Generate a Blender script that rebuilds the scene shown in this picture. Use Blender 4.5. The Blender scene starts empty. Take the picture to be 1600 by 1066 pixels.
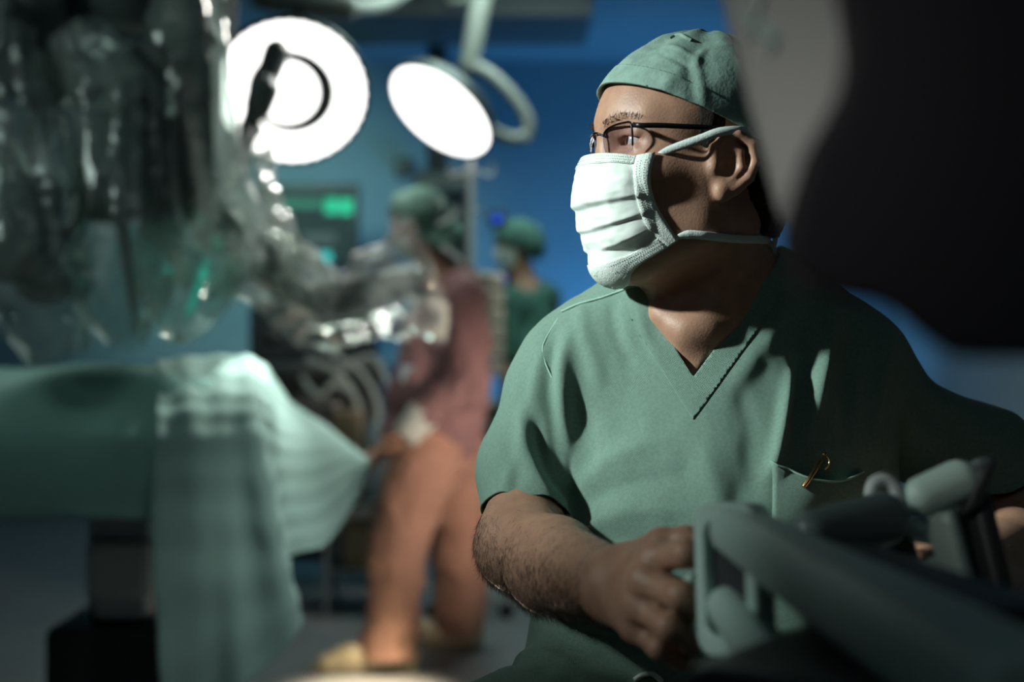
import bpy, math, random
import numpy as np
from mathutils import Vector, Matrix
from mathutils.bvhtree import BVHTree

S = bpy.context.scene
COL = S.collection
CAM_Z = 1.13
FPX = 2222.0
# ------------------------------------------------------------------ camera
cam_d = bpy.data.cameras.new('camera')
cam = bpy.data.objects.new('camera', cam_d)
COL.objects.link(cam)
cam.location = (0, 0, CAM_Z)
cam.rotation_euler = (math.pi / 2, 0, 0)
cam_d.sensor_width = 36
cam_d.lens = 50
cam_d.clip_start = 0.05
cam_d.dof.use_dof = True
cam_d.dof.focus_distance = 1.47
cam_d.dof.aperture_fstop = 2.5
S.camera = cam
# ------------------------------------------------------------------ world, exposure
world = bpy.data.worlds.new('world')
S.world = world
world.use_nodes = True
world.node_tree.nodes['Background'].inputs[0].default_value = (0.30, 0.55, 0.55, 1)
world.node_tree.nodes['Background'].inputs[1].default_value = 0.035
S.view_settings.view_transform = 'Standard'
S.view_settings.look = 'None'
S.view_settings.exposure = 0.0
S.view_settings.gamma = 1.0
S.cycles.use_denoising = True
S.cycles.max_bounces = 8
S.cycles.transparent_max_bounces = 24
S.cycles.caustics_reflective = False
S.cycles.caustics_refractive = False
S.cycles.sample_clamp_indirect = 6.0


# ------------------------------------------------------------------ lights
def lamp(name, kind, loc, target, energy, color, **kw):
    d = bpy.data.lights.new(name, kind)
    d.energy = energy
    d.color = color
    for k, v in kw.items():
        setattr(d, k, v)
    o = bpy.data.objects.new(name, d)
    COL.objects.link(o)
    o.location = loc
    o.rotation_euler = (Vector(target) - Vector(loc)).to_track_quat('-Z', 'Y').to_euler()
    return o


COOL = (0.88, 1.0, 0.95)
# the theatre lamp out of frame on the left that lights the seated surgeon
lamp('key_lamp', 'SPOT', (-2.55, 0.86, 2.45), (0.16, 1.45, 1.21), 640, COOL, spot_size=math.radians(15.5), spot_blend=0.9, shadow_soft_size=0.10)
# beams of the theatre lamps on table and floor, then an added gown spot
lamp('table_beam', 'SPOT', (-0.30, 3.95, 2.6), (-0.645, 3.66, 1.06), 430, (1, 0.98, 0.92), spot_size=math.radians(9.5), spot_blend=0.9, shadow_soft_size=0.1)
lamp('floor_beam', 'SPOT', (0.35, 4.1, 2.5), (-0.47, 4.57, 0.0), 1500, (1.0, 0.82, 0.56), spot_size=math.radians(12.5), spot_blend=0.7, shadow_soft_size=0.08)
lamp('gown_fill', 'SPOT', (1.2, 3.2, 0.9), (-0.2, 5.0, 0.70), 150, (1.0, 0.82, 0.68), spot_size=math.radians(30), spot_blend=0.9, shadow_soft_size=0.15)  # added low warm spot on the gown, apart from the theatre lamps
# added spot that brightens the side panel of the console
lamp('panel_fill', 'SPOT', (-1.3, -0.9, 1.75), tuple(Vector(((1222 - 800) / 2222 * 0.72, 0.72, 1.13 + (533 - 300) / 2222 * 0.72))), 108, (1.0, 0.96, 0.90), spot_size=math.radians(6.6), spot_blend=1.0, shadow_soft_size=0.12)
# added spots that brighten robot arms, lamp arm, gown, pumps, drape and arm rest
lamp('robot_fill', 'SPOT', (0.15, 4.9, 2.75), (-0.60, 3.95, 1.35), 210, (1.0, 0.97, 0.9), spot_size=math.radians(58), spot_blend=0.9, shadow_soft_size=0.15)
lamp('robot_front_fill', 'SPOT', (-1.9, 2.6, 2.9), (-1.05, 3.75, 1.1), 30, (0.75, 1.0, 0.92), spot_size=math.radians(36), spot_blend=1.0, shadow_soft_size=0.6)
lamp('cap_fill', 'SPOT', (-0.75, 4.3, 2.7), (-0.34, 5.0, 1.42), 36, (1.0, 0.96, 0.92), spot_size=math.radians(26), spot_blend=0.8, shadow_soft_size=0.12)
lamp('gown_side_fill', 'SPOT', (1.35, 4.3, 1.1), (-0.2, 5.0, 1.02), 30, (1.0, 0.78, 0.62), spot_size=math.radians(26), spot_blend=0.9, shadow_soft_size=0.1)
lamp('pump_fill', 'SPOT', (0.7, 4.7, 2.5), (-0.09, 5.85, 1.2), 34, (1.0, 0.97, 0.88), spot_size=math.radians(14), spot_blend=0.9, shadow_soft_size=0.1)
lamp('robot_side_fill', 'SPOT', (-2.3, 2.3, 1.95), (-1.0, 3.55, 1.75), 30, (0.78, 1.0, 0.92), spot_size=math.radians(42), spot_blend=0.8, shadow_soft_size=0.4)
lamp('arm_fill', 'SPOT', (-0.45, 4.6, 1.7), (-0.02, 6.15, 2.15), 9, COOL, spot_size=math.radians(26), spot_blend=0.8, shadow_soft_size=0.15)
lamp('rear_fill', 'AREA', (0.0, 5.8, 2.9), (0.0, 6.0, 0.0), 28, (0.75, 1.0, 0.92), size=0.8)  # added ambient area light over the rear of the room
lamp('drape_fill', 'SPOT', (0.35, 2.0, 2.5), (-0.46, 3.35, 0.60), 78, (0.95, 1.0, 0.95), spot_size=math.radians(20), spot_blend=1.0, shadow_soft_size=0.15)
lamp('arm_rest_fill', 'SPOT', (-1.9, 0.75, 1.9), (0.13, 1.06, 0.96), 70, COOL, spot_size=math.radians(7.5), spot_blend=1.0, shadow_soft_size=0.08)
lamp('elbow_rim_fill', 'SPOT', (-0.25, 3.1, 0.25), (-0.01, 1.46, 0.87), 13, (1.0, 0.78, 0.5), spot_size=math.radians(12), spot_blend=0.8, shadow_soft_size=0.05)  # added warm spot imitating floor bounce under the elbow
lamp('ambient_fill', 'AREA', (-0.3, -0.6, 2.92), (-0.1, 0.6, 0.0), 3.5, (0.80, 0.95, 1.0), size=2.0)  # added ambient fill, since the closed room shuts out the world light
# blue wash on the far wall
lamp('blue_wash', 'AREA', (0.95, 8.5, 0.6), (0.75, 9.5, 1.5), 26, (0.09, 0.44, 1.0), size=0.9)
lamp('wall_wash', 'SPOT', (-1.5, 6.6, 2.7), (-1.5, 9.5, 1.6), 170, (0.58, 1.0, 0.88), spot_size=math.radians(62), spot_blend=1.0, shadow_soft_size=0.3)


# ------------------------------------------------------------------ helpers: pixels, noise
def W(px, py, d):
    return np.array([(px - 800) / FPX * d, d, CAM_Z + (533 - py) / FPX * d])


def PX(P):
    P = np.asarray(P, float)
    return np.stack([800 + P[..., 0] / P[..., 1] * FPX, 533 - (P[..., 2] - CAM_Z) / P[..., 1] * FPX], -1)


RNG = np.random.RandomState(7)
_TAB = RNG.rand(32, 32, 32)


def vnoise(P, freq=1.0, seed=0):
    q = np.asarray(P, float) * freq + seed * 7.31
    i = np.floor(q).astype(int)
    t = q - i
    t = t * t * (3 - 2 * t)
    r = 0
    for dx in (0, 1):
        for dy in (0, 1):
            for dz in (0, 1):
                w = (t[:, 0] if dx else 1 - t[:, 0]) * (t[:, 1] if dy else 1 - t[:, 1]) * (t[:, 2] if dz else 1 - t[:, 2])
                r = r + w * _TAB[(i[:, 0] + dx) & 31, (i[:, 1] + dy) & 31, (i[:, 2] + dz) & 31]
    return r * 2 - 1


def fbm(P, freq=1.0, octv=3, seed=0):
    r, a = 0, 1.0
    for o in range(octv):
        r = r + a * vnoise(P, freq * 2 ** o, seed + o)
        a *= 0.5
    return r


def ridged(P, freq=1.0, octv=3, seed=0):
    r, a = 0, 1.0
    for o in range(octv):
        r = r + a * (1 - 2 * np.abs(vnoise(P, freq * 2 ** o, seed + o)))
        a *= 0.5
    return r


def sstep(a, b, x):
    t = np.clip((x - a) / (b - a), 0, 1)
    return t * t * (3 - 2 * t)


# ------------------------------------------------------------------ helpers: distance fields
def V3(*a):
    return np.array(a, float)


def nrm(v):
    v = np.asarray(v, float)
    return v / np.linalg.norm(v)


def ell(P, c, r, R=None):
    q = P - np.asarray(c, float)
    if R is not None:
        q = q @ np.asarray(R).T
    r = np.asarray(r, float)
    k0 = np.sqrt(((q / r) ** 2).sum(1)) + 1e-9
    k1 = np.sqrt(((q / (r * r)) ** 2).sum(1)) + 1e-9
    return k0 * (k0 - 1) / k1


def rc(P, a, b, ra, rb):
    a = np.asarray(a, float)
    ba = np.asarray(b, float) - a
    pa = P - a
    t = np.clip((pa @ ba) / (ba @ ba), 0, 1)
    return np.sqrt(((pa - t[:, None] * ba) ** 2).sum(1)) - (ra + (rb - ra) * t)


def chain(P, pts, rs, k=0.0):
    d = None
    for i in range(len(pts) - 1):
        e = rc(P, pts[i], pts[i + 1], rs[i], rs[i + 1])
        d = e if d is None else (smin(d, e, k) if k else np.minimum(d, e))
    return d


def smin(a, b, k):
    h = np.maximum(k - np.abs(a - b), 0) / k
    return np.minimum(a, b) - h * h * k * 0.25


def smax(a, b, k):
    return -smin(-a, -b, k)


def rbox(P, c, half, r, R=None):
    q = P - np.asarray(c, float)
    if R is not None:
        q = q @ np.asarray(R).T
    q = np.abs(q) - (np.asarray(half, float) - r)
    return np.sqrt((np.maximum(q, 0) ** 2).sum(1)) + np.minimum(q.max(1), 0) - r


def grid(*spec):
    """axis samples from (start, step), (start, step) ..., end"""
    out = []
    for i in range(len(spec) - 1):
        a, h = spec[i]
        b = spec[i + 1][0] if isinstance(spec[i + 1], tuple) else spec[i + 1]
        n = max(1, int(round((b - a) / h)))
        out.append(np.linspace(a, b, n, endpoint=False))
    out.append([spec[-1]])
    return np.concatenate(out)


def surface(f, xs, ys, zs, B=6, safety=1.35, newton=True):
    """mesh of f = 0 on a rectilinear grid (surface nets, blocks far from the surface skipped)"""
    ax = [np.asarray(xs), np.asarray(ys), np.asarray(zs)]
    n = [len(a) for a in ax]
    nb = [-(-(k - 1) // B) for k in n]
    lo = [a[np.minimum(np.arange(b) * B, len(a) - 1)] for a, b in zip(ax, nb)]
    hi = [a[np.minimum((np.arange(b) + 1) * B, len(a) - 1)] for a, b in zip(ax, nb)]
    G = np.stack(np.meshgrid(*[(l + h) / 2 for l, h in zip(lo, hi)], indexing='ij'), -1).reshape(-1, 3)
    H = np.stack(np.meshgrid(*[(h - l) / 2 for l, h in zip(lo, hi)], indexing='ij'), -1).reshape(-1, 3)
    dc = f(G)
    keep = np.abs(dc) < np.linalg.norm(H, axis=1) * safety + 0.004
    dc = dc.reshape(nb).astype(np.float32)
    ii = [np.minimum(np.arange(k) // B, b - 1) for k, b in zip(n, nb)]
    D = dc[np.ix_(*ii)].copy()
    kb = np.argwhere(keep.reshape(nb)) * B
    off = np.stack(np.meshgrid(*[np.arange(B + 1)] * 3, indexing='ij'), -1).reshape(-1, 3)
    for s in range(0, len(kb), 1200):
        I = (kb[s:s + 1200, None, :] + off[None]).reshape(-1, 3)
        for a in range(3):
            np.minimum(I[:, a], n[a] - 1, out=I[:, a])
        P = np.stack([ax[a][I[:, a]] for a in range(3)], -1)
        D[I[:, 0], I[:, 1], I[:, 2]] = f(P)
    ins = D < 0
    c = np.zeros([k - 1 for k in n], np.int8)
    for dx in (0, 1):
        for dy in (0, 1):
            for dz in (0, 1):
                c += ins[dx:n[0] - 1 + dx, dy:n[1] - 1 + dy, dz:n[2] - 1 + dz]
    act = np.argwhere((c > 0) & (c < 8))
    idx = np.full(c.shape, -1, np.int32)
    idx[act[:, 0], act[:, 1], act[:, 2]] = np.arange(len(act))
    acc = np.zeros((len(act), 3))
    cnt = np.zeros(len(act))
    cor = [(x, y, z) for x in (0, 1) for y in (0, 1) for z in (0, 1)]
    val = {k: D[act[:, 0] + k[0], act[:, 1] + k[1], act[:, 2] + k[2]].astype(float) for k in cor}
    pos = {k: np.stack([ax[a][act[:, a] + k[a]] for a in range(3)], -1) for k in cor}
    for k in cor:
        for a in range(3):
            if k[a] == 0:
                m = list(k)
                m[a] = 1
                m = tuple(m)
                x = (val[k] < 0) != (val[m] < 0)
                t = np.where(x, val[k] / np.where(x, val[k] - val[m], 1), 0)
                acc += x[:, None] * (pos[k] + t[:, None] * (pos[m] - pos[k]))
                cnt += x
    V = acc / cnt[:, None]
    Q = []
    for a in range(3):
        b, d = (a + 1) % 3, (a + 2) % 3
        s0 = [slice(None)] * 3
        s1 = [slice(None)] * 3
        s0[a] = slice(0, n[a] - 1)
        s1[a] = slice(1, n[a])
        for q in (b, d):
            s0[q] = slice(1, n[q] - 1)
            s1[q] = slice(1, n[q] - 1)
        A, Bb = ins[tuple(s0)], ins[tuple(s1)]
        e = np.argwhere(A != Bb)
        flip = A[e[:, 0], e[:, 1], e[:, 2]]
        e = e.copy()
        for q in (b, d):
            e[:, q] += 1
        def cell(ob, od):
            k = e.copy()
            k[:, b] += ob
            k[:, d] += od
            return idx[k[:, 0], k[:, 1], k[:, 2]]
        q = np.stack([cell(-1, -1), cell(0, -1), cell(0, 0), cell(-1, 0)], -1)
        q[~flip] = q[~flip][:, ::-1]
        Q.append(q)
    Q = np.concatenate(Q)
    Q = Q[(Q >= 0).all(1)]
    if newton:
        g = 0.0008
        d = f(V)
        gr = np.stack([f(V + np.eye(3)[a] * g) - f(V - np.eye(3)[a] * g) for a in range(3)], -1) / (2 * g)
        g2 = (gr ** 2).sum(1)
        st = (d / np.maximum(g2, 0.2))[:, None] * gr
        ln = np.linalg.norm(st, axis=1)
        st *= np.minimum(1, 0.0025 / np.maximum(ln, 1e-9))[:, None]
        V = V - st
    return V, Q


def clip(V, F, s):
    """keep the part of the mesh where s > 0, cutting faces along s = 0"""
    F = np.asarray(F)
    if F.shape[1] == 4:
        T = np.concatenate([F[:, [0, 1, 2]], F[:, [0, 2, 3]]])
    else:
        T = F
    p = s > 0
    k = p[T].sum(1)
    out = [T[k == 3]]
    newV = [V]
    base = len(V)
    M = T[(k == 1) | (k == 2)]
    cache = {}
    add = []
    tris = []
    def cut(a, b):
        key = (a, b) if a < b else (b, a)
        if key not in cache:
            t = s[a] / (s[a] - s[b])
            cache[key] = base + len(add)
            add.append(V[a] + t * (V[b] - V[a]))
        return cache[key]
    for t in M.tolist():
        for r in range(3):
            a, b, c_ = t[r], t[(r + 1) % 3], t[(r + 2) % 3]
            if p[a] and not p[b] and not p[c_]:
                tris.append((a, cut(a, b), cut(a, c_)))
                break
            if not p[a] and p[b] and p[c_]:
                x, y = cut(a, b), cut(a, c_)
                tris.append((b, c_, y))
                tris.append((b, y, x))
                break
    if add:
        newV.append(np.array(add))
    if tris:
        out.append(np.array(tris))
    V2 = np.concatenate(newV)
    T2 = np.concatenate(out)
    used = np.unique(T2)
    remap = np.full(len(V2), -1)
    remap[used] = np.arange(len(used))
    return V2[used], remap[T2]


def vnormals(V, F):
    F = np.asarray(F)
    n = np.zeros_like(V)
    fn = np.cross(V[F[:, 1]] - V[F[:, 0]], V[F[:, 2]] - V[F[:, 0]])
    if F.shape[1] == 4:
        fn = fn + np.cross(V[F[:, 2]] - V[F[:, 0]], V[F[:, 3]] - V[F[:, 0]])
    for c in range(F.shape[1]):
        np.add.at(n, F[:, c], fn)
    return n / np.maximum(np.linalg.norm(n, axis=1), 1e-12)[:, None]


# ------------------------------------------------------------------ helpers: objects
def link_mesh(name, V, F, mat, parent=None, smooth=True, uv=None):
    me = bpy.data.meshes.new(name)
    V = np.asarray(V, float)
    if isinstance(F, np.ndarray):
        me.vertices.add(len(V))
        me.vertices.foreach_set('co', V.astype(np.float32).ravel())
        k = F.shape[1]
        me.loops.add(F.size)
        me.loops.foreach_set('vertex_index', F.astype(np.int32).ravel())
        me.polygons.add(len(F))
        me.polygons.foreach_set('loop_start', np.arange(0, F.size, k, dtype=np.int32))
        me.update(calc_edges=True)
        me.validate()
    else:
        me.from_pydata([tuple(v) for v in V], [], [tuple(f) for f in F])
        me.update()
    if smooth:
        me.polygons.foreach_set('use_smooth', np.ones(len(me.polygons), bool))
    if uv is not None:
        ul = me.uv_layers.new(name='UVMap')
        li = np.zeros(len(me.loops), np.int32)
        me.loops.foreach_get('vertex_index', li)
        ul.data.foreach_set('uv', np.asarray(uv, np.float32)[li].ravel())
    if mat:
        me.materials.append(mat)
    o = bpy.data.objects.new(name, me)
    COL.objects.link(o)
    if parent is not None:
        adopt(o, parent)
    return o


def adopt(o, parent):
    o.parent = parent
    if parent.parent is None and parent.type == 'EMPTY':
        o.matrix_parent_inverse = Matrix.Translation(-parent.location)


def thing(name, label, cat, loc, group=None):
    o = bpy.data.objects.new(name, None)
    o.empty_display_size = 0.05
    COL.objects.link(o)
    o.location = tuple(float(x) for x in loc)
    return tag(o, label, cat, group)


def tag(o, label, cat, group=None, kind=None):
    o['label'] = label
    o['category'] = cat
    if group:
        o['group'] = group
    if kind:
        o['kind'] = kind
    return o


def frame_of(axis, up=(0, 0, 1)):
    z = nrm(axis)
    x = np.cross(up, z)
    if np.linalg.norm(x) < 1e-4:
        x = np.cross((0, 1, 0), z)
    x = nrm(x)
    return x, np.cross(z, x), z


class MB:
    """collects shapes and links them as one mesh object"""
    def __init__(self):
        self.v, self.f = [], []

    def raw(self, V, F):
        b = len(self.v)
        self.v += [tuple(map(float, p)) for p in V]
        self.f += [tuple(int(i) + b for i in f) for f in F]
        return self

    def box(self, c, size, ax=None):
        """size along the three axes ax (rows), centred on c"""
        ax = np.eye(3) if ax is None else np.asarray(ax)
        h = np.asarray(size, float) / 2
        V = [np.asarray(c, float) + sx * h[0] * ax[0] + sy * h[1] * ax[1] + sz * h[2] * ax[2] for sx in (-1, 1) for sy in (-1, 1) for sz in (-1, 1)]
        F = [(0, 1, 3, 2), (4, 6, 7, 5), (0, 4, 5, 1), (2, 3, 7, 6), (0, 2, 6, 4), (1, 5, 7, 3)]
        return self.raw(V, F)

    def lathe(self, prof, origin=(0, 0, 0), axis=(0, 0, 1), seg=32, squash=(1, 1)):
        """prof: (radius, height) pairs"""
        x, y, z = frame_of(axis)
        o = np.asarray(origin, float)
        V, F = [], []
        for r, h in prof:
            for i in range(seg):
                a = 2 * math.pi * i / seg
                V.append(o + z * h + max(r, 1e-5) * (x * math.cos(a) * squash[0] + y * math.sin(a) * squash[1]))
        m = len(prof)
        for j in range(m - 1):
            for i in range(seg):
                F.append((j * seg + i, j * seg + (i + 1) % seg, (j + 1) * seg + (i + 1) % seg, (j + 1) * seg + i))
        F.append(tuple(range(seg - 1, -1, -1)))
        F.append(tuple((m - 1) * seg + i for i in range(seg)))
        return self.raw(V, F)

    def cyl(self, a, b, r1, r2=None, seg=24):
        a, b = np.asarray(a, float), np.asarray(b, float)
        r2 = r1 if r2 is None else r2
        L = np.linalg.norm(b - a)
        e = min(r1, r2) * 0.15
        return self.lathe([(r1 - e, 0), (r1, e), (r2, L - e), (r2 - e, L)], a, b - a, seg)

    def pill(self, a, b, r1, r2=None, seg=24):
        a, b = np.asarray(a, float), np.asarray(b, float)
        r2 = r1 if r2 is None else r2
        L = np.linalg.norm(b - a)
        pr = [(r1 * math.sin(t), -r1 * math.cos(t)) for t in np.linspace(0.02, math.pi / 2, 7)]
        pr += [(r2 * math.cos(t), L + r2 * math.sin(t)) for t in np.linspace(0, math.pi / 2 - 0.02, 7)]
        return self.lathe(pr, a, b - a, seg)

    def tube(self, pts, r, seg=12, squash=1.0, up=(0, 0, 1)):
        pts = np.asarray(pts, float)
        m = len(pts)
        rs = np.full(m, r) if np.isscalar(r) else np.asarray(r, float)
        T = np.gradient(pts, axis=0)
        T /= np.linalg.norm(T, axis=1)[:, None]
        x, y, z = frame_of(T[0], up)
        V, F = [], []
        for j in range(m):
            x = nrm(x - T[j] * (x @ T[j]))
            y = np.cross(T[j], x)
            for i in range(seg):
                a = 2 * math.pi * i / seg
                V.append(pts[j] + rs[j] * (x * math.cos(a) + y * math.sin(a) * squash))
        for j in range(m - 1):
            for i in range(seg):
                F.append((j * seg + i, j * seg + (i + 1) % seg, (j + 1) * seg + (i + 1) % seg, (j + 1) * seg + i))
        F.append(tuple(range(seg - 1, -1, -1)))
        F.append(tuple((m - 1) * seg + i for i in range(seg)))
        return self.raw(V, F)

    def prism(self, poly, ext):
        """closed outline (3-D points) pushed along the vector ext"""
        P = np.asarray(poly, float)
        n = len(P)
        nn = sum(np.cross(P[i], P[(i + 1) % n]) for i in range(n))
        if nn @ np.asarray(ext) > 0:
            P = P[::-1]
        V = np.concatenate([P, P + np.asarray(ext, float)])
        F = [tuple(range(n)), tuple(range(2 * n - 1, n - 1, -1))]
        F += [(i, i + n, (i + 1) % n + n, (i + 1) % n) for i in range(n)]
        return self.raw(V, F)

    def obj(self, name, mat, parent=None, smooth=True, bevel=0, seg=2, angle=40):
        o = link_mesh(name, self.v, self.f, mat, parent, smooth)
        if bevel:
            m = o.modifiers.new('edge', 'BEVEL')
            m.width = bevel
            m.segments = seg
            m.limit_method = 'ANGLE'
            m.angle_limit = math.radians(angle)
        if smooth:
            try:
                o.data.set_sharp_from_angle(angle=math.radians(50 if not bevel else 80))
            except Exception:
                pass
        return o


def curve(pts, n=40):
    """smooth curve through points (Catmull-Rom)"""
    P = np.asarray(pts, float)
    P = np.concatenate([[2 * P[0] - P[1]], P, [2 * P[-1] - P[-2]]])
    out = []
    m = len(P) - 3
    per = max(2, n // m)
    for i in range(m):
        p0, p1, p2, p3 = P[i:i + 4]
        for t in np.linspace(0, 1, per, endpoint=False):
            out.append(0.5 * (2 * p1 + (p2 - p0) * t + (2 * p0 - 5 * p1 + 4 * p2 - p3) * t * t + (3 * p1 - p0 - 3 * p2 + p3) * t ** 3))
    out.append(P[-2])
    return np.array(out)


# ------------------------------------------------------------------ materials
def mat(name, col, rough=0.6, metal=0.0, noise=None, bump=None, spec=0.5, sheen=0.0, emit=None, sss=0.0, coat=0.0, col2=None, weave=None, alpha=None):
    """principled surface; noise=(scale, amount) colour mottling, bump=(scale, strength), weave=(scale, strength)"""
    m = bpy.data.materials.new(name)
    m.use_nodes = True
    nt = m.node_tree
    b = nt.nodes['Principled BSDF']
    b.inputs['Base Color'].default_value = (*col, 1)
    b.inputs['Roughness'].default_value = rough
    b.inputs['Metallic'].default_value = metal
    b.inputs['Specular IOR Level'].default_value = spec
    b.inputs['Sheen Weight'].default_value = sheen
    b.inputs['Coat Weight'].default_value = coat
    if sss:
        b.inputs['Subsurface Weight'].default_value = sss
        b.inputs['Subsurface Radius'].default_value = (1.0, 0.35, 0.2)
        b.inputs['Subsurface Scale'].default_value = 0.006
    if emit:
        b.inputs['Emission Color'].default_value = (*emit[0], 1)
        b.inputs['Emission Strength'].default_value = emit[1]
    tc = nt.nodes.new('ShaderNodeTexCoord')
    if noise:
        n = nt.nodes.new('ShaderNodeTexNoise')
        n.inputs['Scale'].default_value = noise[0]
        n.inputs['Detail'].default_value = 5
        nt.links.new(tc.outputs['Object'], n.inputs['Vector'])
        mx = nt.nodes.new('ShaderNodeMix')
        mx.data_type = 'RGBA'
        c2 = col2 or tuple(c * (1 - noise[1]) for c in col)
        mx.inputs[6].default_value = (*col, 1)
        mx.inputs[7].default_value = (*c2, 1)
        mr = nt.nodes.new('ShaderNodeMapRange')
        mr.inputs[1].default_value = 0.35
        mr.inputs[2].default_value = 0.65
        nt.links.new(n.outputs[0], mr.inputs[0])
        nt.links.new(mr.outputs[0], mx.inputs[0])
        nt.links.new(mx.outputs[2], b.inputs['Base Color'])
    last = None
    for kind, spec_ in (('n', bump), ('w', weave)):
        if not spec_:
            continue
        bp = nt.nodes.new('ShaderNodeBump')
        bp.inputs['Strength'].default_value = spec_[1]
        bp.inputs['Distance'].default_value = 0.002
        if kind == 'n':
            n = nt.nodes.new('ShaderNodeTexNoise')
            n.inputs['Scale'].default_value = spec_[0]
            n.inputs['Detail'].default_value = 6
            nt.links.new(tc.outputs['Object'], n.inputs['Vector'])
            nt.links.new(n.outputs[0], bp.inputs['Height'])
        else:
            mp = nt.nodes.new('ShaderNodeMapping')
            mp.inputs['Rotation'].default_value = (0.2, 0.5, 0.15)
            nt.links.new(tc.outputs['Object'], mp.inputs['Vector'])
            wv = []
            for dr in ('X', 'Z'):
                w = nt.nodes.new('ShaderNodeTexWave')
                w.bands_direction = dr
                w.inputs['Scale'].default_value = spec_[0]
                w.inputs['Distortion'].default_value = 1.5
                w.inputs['Detail'].default_value = 2
                nt.links.new(mp.outputs[0], w.inputs['Vector'])
                wv.append(w)
            ad = nt.nodes.new('ShaderNodeMath')
            ad.operation = 'MULTIPLY'
            nt.links.new(wv[0].outputs['Fac'], ad.inputs[0])
            nt.links.new(wv[1].outputs['Fac'], ad.inputs[1])
            nt.links.new(ad.outputs[0], bp.inputs['Height'])
        if last is not None:
            nt.links.new(last.outputs[0], bp.inputs['Normal'])
        last = bp
    if last is not None:
        nt.links.new(last.outputs[0], b.inputs['Normal'])
    return m


def plastic_film(name, tint=(0.85, 0.97, 0.93), base=0.06, body=0.05, rough=0.12):
    """thin clear wrap: mostly see-through, glossy on its creases, slightly milky"""
    m = bpy.data.materials.new(name)
    m.use_nodes = True
    nt = m.node_tree
    nt.nodes.remove(nt.nodes['Principled BSDF'])
    out = nt.nodes['Material Output']
    tr = nt.nodes.new('ShaderNodeBsdfTransparent')
    tr.inputs[0].default_value = (*[0.97 * t for t in tint], 1)
    gl = nt.nodes.new('ShaderNodeBsdfGlossy')
    gl.inputs['Roughness'].default_value = rough
    gl.inputs[0].default_value = (1, 1, 1, 1)
    df = nt.nodes.new('ShaderNodeBsdfDiffuse')
    df.inputs[0].default_value = (*tint, 1)
    tl = nt.nodes.new('ShaderNodeBsdfTranslucent')
    tl.inputs[0].default_value = (*tint, 1)
    fr = nt.nodes.new('ShaderNodeLayerWeight')
    fr.inputs['Blend'].default_value = 0.25
    ma = nt.nodes.new('ShaderNodeMath')
    ma.operation = 'MULTIPLY_ADD'
    ma.inputs[1].default_value = 0.75
    ma.inputs[2].default_value = base
    nt.links.new(fr.outputs['Fresnel'], ma.inputs[0])
    m1 = nt.nodes.new('ShaderNodeMixShader')
    m1.inputs[0].default_value = 0.5
    nt.links.new(df.outputs[0], m1.inputs[1])
    nt.links.new(tl.outputs[0], m1.inputs[2])
    m2 = nt.nodes.new('ShaderNodeMixShader')
    m2.inputs[0].default_value = body
    nt.links.new(tr.outputs[0], m2.inputs[1])
    nt.links.new(m1.outputs[0], m2.inputs[2])
    m3 = nt.nodes.new('ShaderNodeMixShader')
    nt.links.new(ma.outputs[0], m3.inputs[0])
    nt.links.new(m2.outputs[0], m3.inputs[1])
    nt.links.new(gl.outputs[0], m3.inputs[2])
    nt.links.new(m3.outputs[0], out.inputs['Surface'])
    return m


M_SKIN = mat('skin', (0.44, 0.245, 0.165), 0.48, noise=(60, 0.18), bump=(420, 0.16), sss=0.12, spec=0.4)
M_SCRUB = mat('green_scrub_cotton', (0.228, 0.365, 0.30), 0.9, noise=(300, 0.15), weave=(230, 0.6), bump=(70, 0.25), spec=0.15, sheen=0.1)
M_CAP = mat('green_cap_nonwoven', (0.245, 0.375, 0.325), 0.85, noise=(90, 0.2), bump=(300, 0.25), spec=0.2)
M_MASK = mat('white_mask_nonwoven', (0.80, 0.88, 0.83), 0.85, noise=(50, 0.05), bump=(160, 0.12), spec=0.15)
M_TIE = mat('mask_tie_tape', (0.62, 0.70, 0.67), 0.85, bump=(500, 0.3), spec=0.15)
M_HAIR = mat('dark_grey_hair', (0.035, 0.028, 0.025), 0.9, noise=(200, 0.5), bump=(500, 0.5), spec=0.08)
M_BLACKMETAL = mat('black_metal', (0.012, 0.012, 0.014), 0.35, metal=0.6)
M_SEAM = mat('seam_thread', (0.34, 0.55, 0.45), 0.8)


# ------------------------------------------------------------------ the room
XL, XR, YB, YF, ZC = -4.6, 2.6, 9.5, -2.6, 3.0
M_WALL = mat('blue_grey_wall_paint', (0.26, 0.38, 0.44), 0.75, noise=(3, 0.06), bump=(200, 0.05), spec=0.25)
M_WALLR = mat('pale_grey_wall_paint', (0.42, 0.45, 0.45), 0.75, noise=(3, 0.06), spec=0.25)
M_CEIL = mat('ceiling_panel', (0.30, 0.40, 0.46), 0.8, noise=(3, 0.06))
M_FLOOR = mat('grey_vinyl_floor', (0.24, 0.245, 0.25), 0.42, noise=(6, 0.12), spec=0.4)
M_TRIM = mat('dark_vinyl_trim', (0.06, 0.08, 0.09), 0.6)


def room_box(name, lo, hi, m):
    o = MB().box((np.array(lo) + np.array(hi)) / 2, np.array(hi, float) - np.array(lo)).obj(name, m, smooth=False)
    o['kind'] = 'structure'
    return o


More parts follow.
